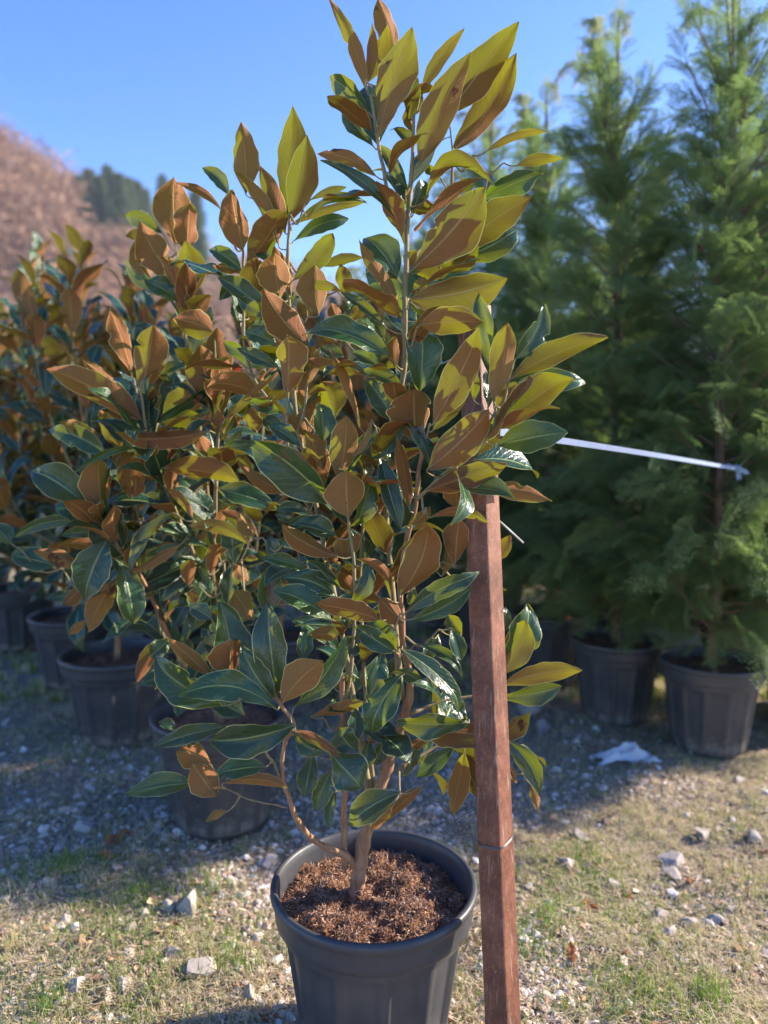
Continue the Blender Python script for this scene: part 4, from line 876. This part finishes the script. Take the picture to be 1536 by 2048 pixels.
tag(mobj('gravel', scatter_stones('gravel', np.column_stack([c, gh(c[:, 0], c[:, 1]) + sz * .25]), sz, 32, M_GRAVEL)), 'pale gravel and crushed stone between the grass around the pots', 'gravel', kind='stuff')
c = sample(9000, 1.7, 9, .62, 33, lambda x, y: np.full_like(x, .6)); sz = (r.lognormal(0, .5, len(c)) * .0052).clip(.002, .022)
tag(mobj('scattered_pebbles', scatter_stones('scattered_pebbles', np.column_stack([c, gh(c[:, 0], c[:, 1]) + sz * .2]), sz, 34, M_GRAVEL, tint=r.random(len(c)) * .7)), 'small stones scattered loose through the grass', 'gravel', kind='stuff')
def grass(n, ymin, ymax, seed, Lr, wr, wfun, tintf, xm=.56):
    r = np.random.default_rng(seed); nc = n // 9; cc = sample(nc, ymin, ymax, xm, seed, wfun); c = np.repeat(cc, 9, 0) + r.normal(0, .012, (nc * 9, 2)); n = len(c)
    a = r.uniform(0, 6.28, n); L = r.uniform(*Lr, n) * np.repeat(r.uniform(.5, 1.25, nc), 9); lean = r.uniform(.1, 1.15, n) ** 1.0; d = np.stack([np.cos(a), np.sin(a)], 1); s = np.stack([-np.sin(a), np.cos(a)], 1); w = r.uniform(*wr, n)
    z0 = gh(c[:, 0], c[:, 1]) - .002; P0 = np.column_stack([c, z0]); D = np.column_stack([d, np.zeros(n)]); Sv = np.column_stack([s, np.zeros(n)]); Wv = Sv * w[:, None]; U = np.array([0, 0, 1.])
    m = P0 + D * (L * .30 * lean)[:, None] + U * (L * .55)[:, None]; t = P0 + D * (L * .85 * lean)[:, None] + U * (L * np.clip(1.02 - .62 * lean, .12, 1))[:, None]
    V = np.stack([P0 - Wv, P0 + Wv, m + Wv * .8, m - Wv * .8, t], 1).reshape(-1, 3); b = (np.arange(n) * 5)[:, None]
    tt = np.clip(np.repeat(tintf(cc[:, 0], cc[:, 1], r), 9) + r.normal(0, .13, n), 0, 1)
    return np_mesh('grass', V, [b + [0, 1, 2, 3], b + [3, 2, 4]], M_GRASS, False, tint=np.repeat(tt, 5))
def gt(x, y, r): return .60 + .26 * np.sin(x * 4.3 + 2 * np.sin(y * 3.1)) * np.sin(y * 5.2 + 1.3) + r.normal(0, .17, len(x))
gw = lambda x, y: np.clip(1.05 - gravel_w(x, y), .10, 1)
tag(mobj('grass', grass(110000, 1.7, 4.6, 41, (.018, .045), (.0006, .0013), gw, gt)), 'short half dry grass, green mixed with straw, on the ground', 'grass', kind='stuff')
tag(mobj('far_grass', grass(50000, 4.3, 14, 42, (.04, .10), (.002, .005), lambda x, y: np.full_like(x, .9), lambda x, y, r: .42 + r.normal(0, .18, len(x)), .64)), 'rough grass further back under the nursery rows', 'grass', kind='stuff')
def tufts(seed):
    r = np.random.default_rng(seed); T = [G_(a, b) for a, b in [(120, 1735), (190, 1720), (60, 1745), (430, 1800), (560, 1880), (250, 1880), (440, 1880), (330, 1960), (480, 1930), (90, 2010), (30, 1990), (395, 1770), (270, 1790), (1270, 1620), (1160, 1700), (1100, 1840), (1230, 1960), (1290, 2010), (1420, 1990), (1500, 1760), (1330, 1900), (1200, 2030), (150, 1850), (20, 1880), (1060, 1900)]]
    V, Fq, Ft, tt, nn = [], [], [], [], 0
    for g in T:
        n = r.integers(60, 190); rad = r.uniform(.03, .10); c = g[:2] + r.normal(0, rad, (n, 2)); a = r.uniform(0, 6.28, n); L = r.uniform(.03, .085, n); le = r.uniform(.1, .9, n); w = r.uniform(.0008, .0017, n); t0 = r.uniform(.12, .42)
        D = np.column_stack([np.cos(a), np.sin(a), np.zeros(n)]); Sv = np.column_stack([-np.sin(a), np.cos(a), np.zeros(n)]) * w[:, None]; P0 = np.column_stack([c, gh(c[:, 0], c[:, 1])]); U = np.array([0, 0, 1.])
        m = P0 + D * (L * .3 * le)[:, None] + U * (L * .55)[:, None]; t = P0 + D * (L * .9 * le)[:, None] + U * (L * (1 - .55 * le))[:, None]
        V.append(np.stack([P0 - Sv, P0 + Sv, m + Sv * .8, m - Sv * .8, t], 1).reshape(-1, 3)); b = (np.arange(n) * 5)[:, None] + nn; Fq.append(b + [0, 1, 2, 3]); Ft.append(b + [3, 2, 4]); tt.append(np.repeat(np.clip(t0 + r.normal(0, .1, n), 0, 1), 5)); nn += n * 5
    return np_mesh('grass_tufts', np.concatenate(V), [np.concatenate(Fq), np.concatenate(Ft)], M_GRASS, False, tint=np.concatenate(tt))
def G_(px, py):
    x = (px - 768) / F; u = (1024 - py) / F; c, s = math.cos(PITCH), math.sin(PITCH); dy, dz = c + u * s, -s + u * c; t = -CAM_H / dz; return np.array([x * t, dy * t, 0])
tag(mobj('grass_tufts', tufts(44)), 'longer green tufts standing out of the dry short grass', 'grass', kind='stuff')
def straw(n, seed):
    r = np.random.default_rng(seed); c = sample(n, 1.75, 4.2, .56, seed, lambda x, y: np.full_like(x, .7)); b = MB()
    a = r.uniform(0, 6.28, n); L = r.uniform(.02, .07, n); z = gh(c[:, 0], c[:, 1]) + r.uniform(.004, .018, n); P0 = np.column_stack([c, z]); D = np.column_stack([np.cos(a), np.sin(a), r.normal(0, .15, n)]) * L[:, None]
    S_ = np.column_stack([-np.sin(a), np.cos(a), np.zeros(n)]) * .0007; S_ = S_ * r.uniform(.7, 1.8, n)[:, None]; K = np.column_stack([np.zeros((n, 2)), r.uniform(0, .008, n)]) + np.column_stack([-np.sin(a), np.cos(a), np.zeros(n)]) * (r.normal(0, .006, n))[:, None]
    V = np.stack([P0 - S_, P0 + S_, P0 + D * .5 + K + S_, P0 + D * .5 + K - S_, P0 + D], 1).reshape(-1, 3); i = (np.arange(n) * 5)[:, None]
    return np_mesh('straw', V, [i + [0, 1, 2, 3], i + [3, 2, 4]], M_GRASS, False, tint=np.repeat(np.clip(r.normal(.82, .1, n), .6, 1), 5))
tag(mobj('straw', straw(22000, 43)), 'dry straw and dead stalks lying flat over grass and gravel', 'straw', kind='stuff')

def litter(n, seed):
    r = np.random.default_rng(seed); c = sample(n, 1.75, 5, .56, seed, lambda x, y: .35 + .5 * (np.sin(x * 5 + y * 3) * np.sin(y * 4 - x) > 0)); a = r.uniform(0, 6.28, n); L = r.lognormal(0, .4, n) * .009
    D = np.column_stack([np.cos(a), np.sin(a), r.normal(0, .35, n)]) * L[:, None]; Q = np.column_stack([-np.sin(a), np.cos(a), r.normal(0, .5, n)]) * (L * .35)[:, None]; P0 = np.column_stack([c, gh(c[:, 0], c[:, 1]) + r.uniform(.004, .016, n)])
    V = np.stack([P0 - D, P0 - Q, P0 + D, P0 + Q + [0, 0, .002]], 1).reshape(-1, 3)
    return np_mesh('leaf_litter', V, (np.arange(n) * 4)[:, None] + [0, 1, 2, 3], M_FIBRE, False, tint=np.repeat(np.clip(r.normal(.62, .2, n), 0, 1), 4))
tag(mobj('leaf_litter', litter(9000, 46)), 'small brown and tan bits of dead leaf scattered over the ground', 'leaf litter', kind='stuff')

# individual rocks
def G(px, py):                      # point of the ground at that bearing
    x = (px - 768) / F; u = (1024 - py) / F; c, s = math.cos(PITCH), math.sin(PITCH); dy, dz = c + u * s, -s + u * c; t = -CAM_H / dz; return np.array([x * t, dy * t, 0])
rocks = [(1350, 1712, 30, 'large rounded pale rock in the sunlit grass at the right'), (1343, 1740, 24, 'smaller pale rock leaning in front of the large rounded one'), (1322, 1818, 24, 'angular cream stone in the grass below the two rounded rocks'),
 (1372, 1835, 18, 'flat bluish grey stone just right of the angular cream one'), (1228, 1765, 14, 'grey pebble with a dark hollow beneath it, mid right grass'), (1162, 1665, 18, 'white stone at the shade edge right of the post'),
 (1135, 1730, 20, 'flat pinkish stone in grass right of the post'), (1058, 1772, 14, 'small cream stone close to the right side of the post'), (1430, 1836, 16, 'thin grey flat stone near the right edge'),
 (372, 1820, 30, 'big cream block of stone in sun left of the near pot'), (332, 1822, 18, 'grey stone touching the left of the cream block'), (292, 1832, 18, 'dull grey flat stone left of the stone pair'),
 (400, 1945, 34, 'large whitish rock at the tuft of green grass, lower left'), (350, 1912, 20, 'flat pale slab beside the large whitish rock'), (155, 1978, 22, 'cream stone in the lower left grass'), (500, 1992, 22, 'pale rock beside the foot of the near pot, left'),
 (125, 1628, 16, 'white stone in shade, upper of the left group'), (160, 1626, 13, 'small white stone right of the upper shaded one'), (172, 1655, 22, 'long white rock in the left shade'), (40, 1695, 16, 'white stone in shade near the left edge'),
 (78, 1684, 12, 'small white pebble in shade, left side'), (118, 1692, 14, 'flat white stone in the left shade, lowest of its group'), (92, 1612, 14, 'pale stone in shade close to a tuft of grass'),
 (1085, 1455, 20, 'white rock in shade right of the post'), (1060, 1425, 24, 'pale broken stone behind the right low leaves'), (1150, 1490, 13, 'small shaded stone left of the white plastic'), (540, 1722, 20, 'pale flat stone between the two nearest pots'), (1480, 1560, 16, 'pale stone at the shade edge near the right pot'),
 (1405, 1665, 18, 'white flat stone in sun near the right edge'), (1505, 1680, 16, 'cream stone at the right edge, in the sun'), (230, 1740, 15, 'greyish stone at the border of shade and sun'), (15, 1440, 14, 'shaded pale stone beside the left pots')]
for i, (px, py, s, lab) in enumerate(rocks):
    g = G(px, py); rr = s / F * zax(g) * 1.12; r = np.random.default_rng(200 + i); V0, F0 = I3; V = V0.copy()
    for k in range(10):                  # planes cut the lump into facets
        n = nrm(r.normal(0, 1, 3)); d = r.uniform(.30, .80); e = V @ n - d; V = V - np.outer(np.clip(e, 0, None), n)
    V = V * r.uniform(.75, 1.25, 3) * [1.05, .95, .72] * rr; V = V * (1 + r.normal(0, .012, (len(V), 1))); V[:, 2] += rr * .26
    o = mobj('rock', np_mesh('rock', V, F0, M_ROCK, False), None, (g[0], g[1], gh(g[0], g[1]))); o.rotation_euler.z = r.uniform(0, 6); tag(o, lab, 'rock', 'loose rocks on the ground')
# dead leaves on the ground
dl = [(1382, 1762, 26, 'bright orange dead leaf right of the rounded rocks', 0), (1183, 1812, 26, 'orange dead leaf standing in the grass right of the post', 0), (1255, 1782, 20, 'reddish dead leaf beside the grey pebble', 0), (1145, 1915, 34, 'brown curled dead leaf on the gravel patch', 0),
 (1265, 2035, 24, 'reddish dead leaf at the bottom edge, right', 0), (1475, 1895, 30, 'tan dead leaf near the right edge', 1), (1250, 1905, 18, 'small brown and white dead leaf in the grass', 0), (1115, 1630, 32, 'pale dead leaf at the shade edge by the hanging green leaf', 1),
 (335, 1862, 50, 'large tan dead leaf in the lower left sun', 1), (175, 1890, 48, 'dry beige leaf on the left grass', 1), (225, 1720, 30, 'reddish dead leaf in shade left of the second pot', 0), (235, 1685, 44, 'dull brown dead leaf in the left shade', 0), (545, 2040, 30, 'dead leaf against the foot of the near pot', 0), (895, 2042, 30, 'reddish shard of dead leaf right of the near pot', 0),
 (470, 1975, 26, 'thin brown dead leaf by the pale rock', 0)]
for i, (px, py, s, lab, k) in enumerate(dl):
    g = G(px, py); L = s / F * zax(g) * 1.5; r = np.random.default_rng(300 + i); a = r.uniform(0, 6.28); d = np.array([math.cos(a), math.sin(a), r.uniform(0, .5)]) * L
    V, f, uv, mi = leaf_geo(-d / 2, d / 2, L * .5, np.array([r.normal(0, .5), r.normal(-.3, .4), 1.]), arch=r.uniform(-.15, .15), fold=r.uniform(.2, .8), wav=.12, nu=6, nv=12, curl=r.normal(0, .2), seed=i, notch=[(1, .5, .15, .5)])
    o = mobj('dead_leaf', np_mesh('dead_leaf', V, f, [M_DRY, M_DRYP][k], True, uv=uv), None, (g[0], g[1], gh(g[0], g[1]) + L * .16)); tag(o, lab, 'dead leaf', 'dead leaves on the ground')
# crumpled white plastic
g = G(1250, 1515); r = np.random.default_rng(77); n = 26; u, v = np.meshgrid(np.linspace(-1, 1, n), np.linspace(-1, 1, n)); 
h = .05 * np.exp(-(u * 1.0) ** 2) * np.exp(-(v * 1.3) ** 2) + .012 * np.sin(u * 5 + v * 3) + .010 * np.sin(v * 9 - u * 4) + .006 * np.sin(u * 17 + 2) ; h = h * (1 - .7 * np.maximum(np.abs(u), np.abs(v)) ** 4) + .006 + r.normal(0, .0015, u.shape)
V = np.stack([u * .135 * (1 + .12 * np.sin(v * 6)), v * .06 * (1 + .2 * np.sin(u * 5)) - .03 * u ** 2, h], -1).reshape(-1, 3); ii = (np.arange(n - 1)[:, None] * n + np.arange(n - 1)).ravel()
tag(mobj('plastic_sheet', np_mesh('plastic_sheet', V, np.stack([ii, ii + 1, ii + n + 1, ii + n], 1), M_RAG), None, (g[0], g[1], 0)), 'crumpled white plastic lying on the shaded ground before the conifers', 'plastic sheet')

# thin air over the whole place, which lets the far hill fade a little
hb = MB(); (x0, y0, z0_), (x1, y1, z1) = (-420, -40, -6), (420, 720, 130)
hb.add([(x0, y0, z0_), (x1, y0, z0_), (x1, y1, z0_), (x0, y1, z0_), (x0, y0, z1), (x1, y0, z1), (x1, y1, z1), (x0, y1, z1)], None, [(3, 2, 1, 0), (4, 5, 6, 7), (0, 1, 5, 4), (1, 2, 6, 5), (2, 3, 7, 6), (3, 0, 4, 7)])
hm = bpy.data.materials.new('haze'); hm.use_nodes = True; hn = hm.node_tree.nodes; hn.remove(hn['Principled BSDF']); pv = hn.new('ShaderNodeVolumePrincipled')
pv.inputs['Density'].default_value = .0005; pv.inputs['Color'].default_value = (.80, .88, 1, 1); pv.inputs['Anisotropy'].default_value = .3; hm.node_tree.links.new(pv.outputs[0], hn['Material Output'].inputs['Volume'])
tag(hb.build('haze', hm, smooth=False), 'thin bluish winter haze softening the far hillside', 'haze', kind='stuff')
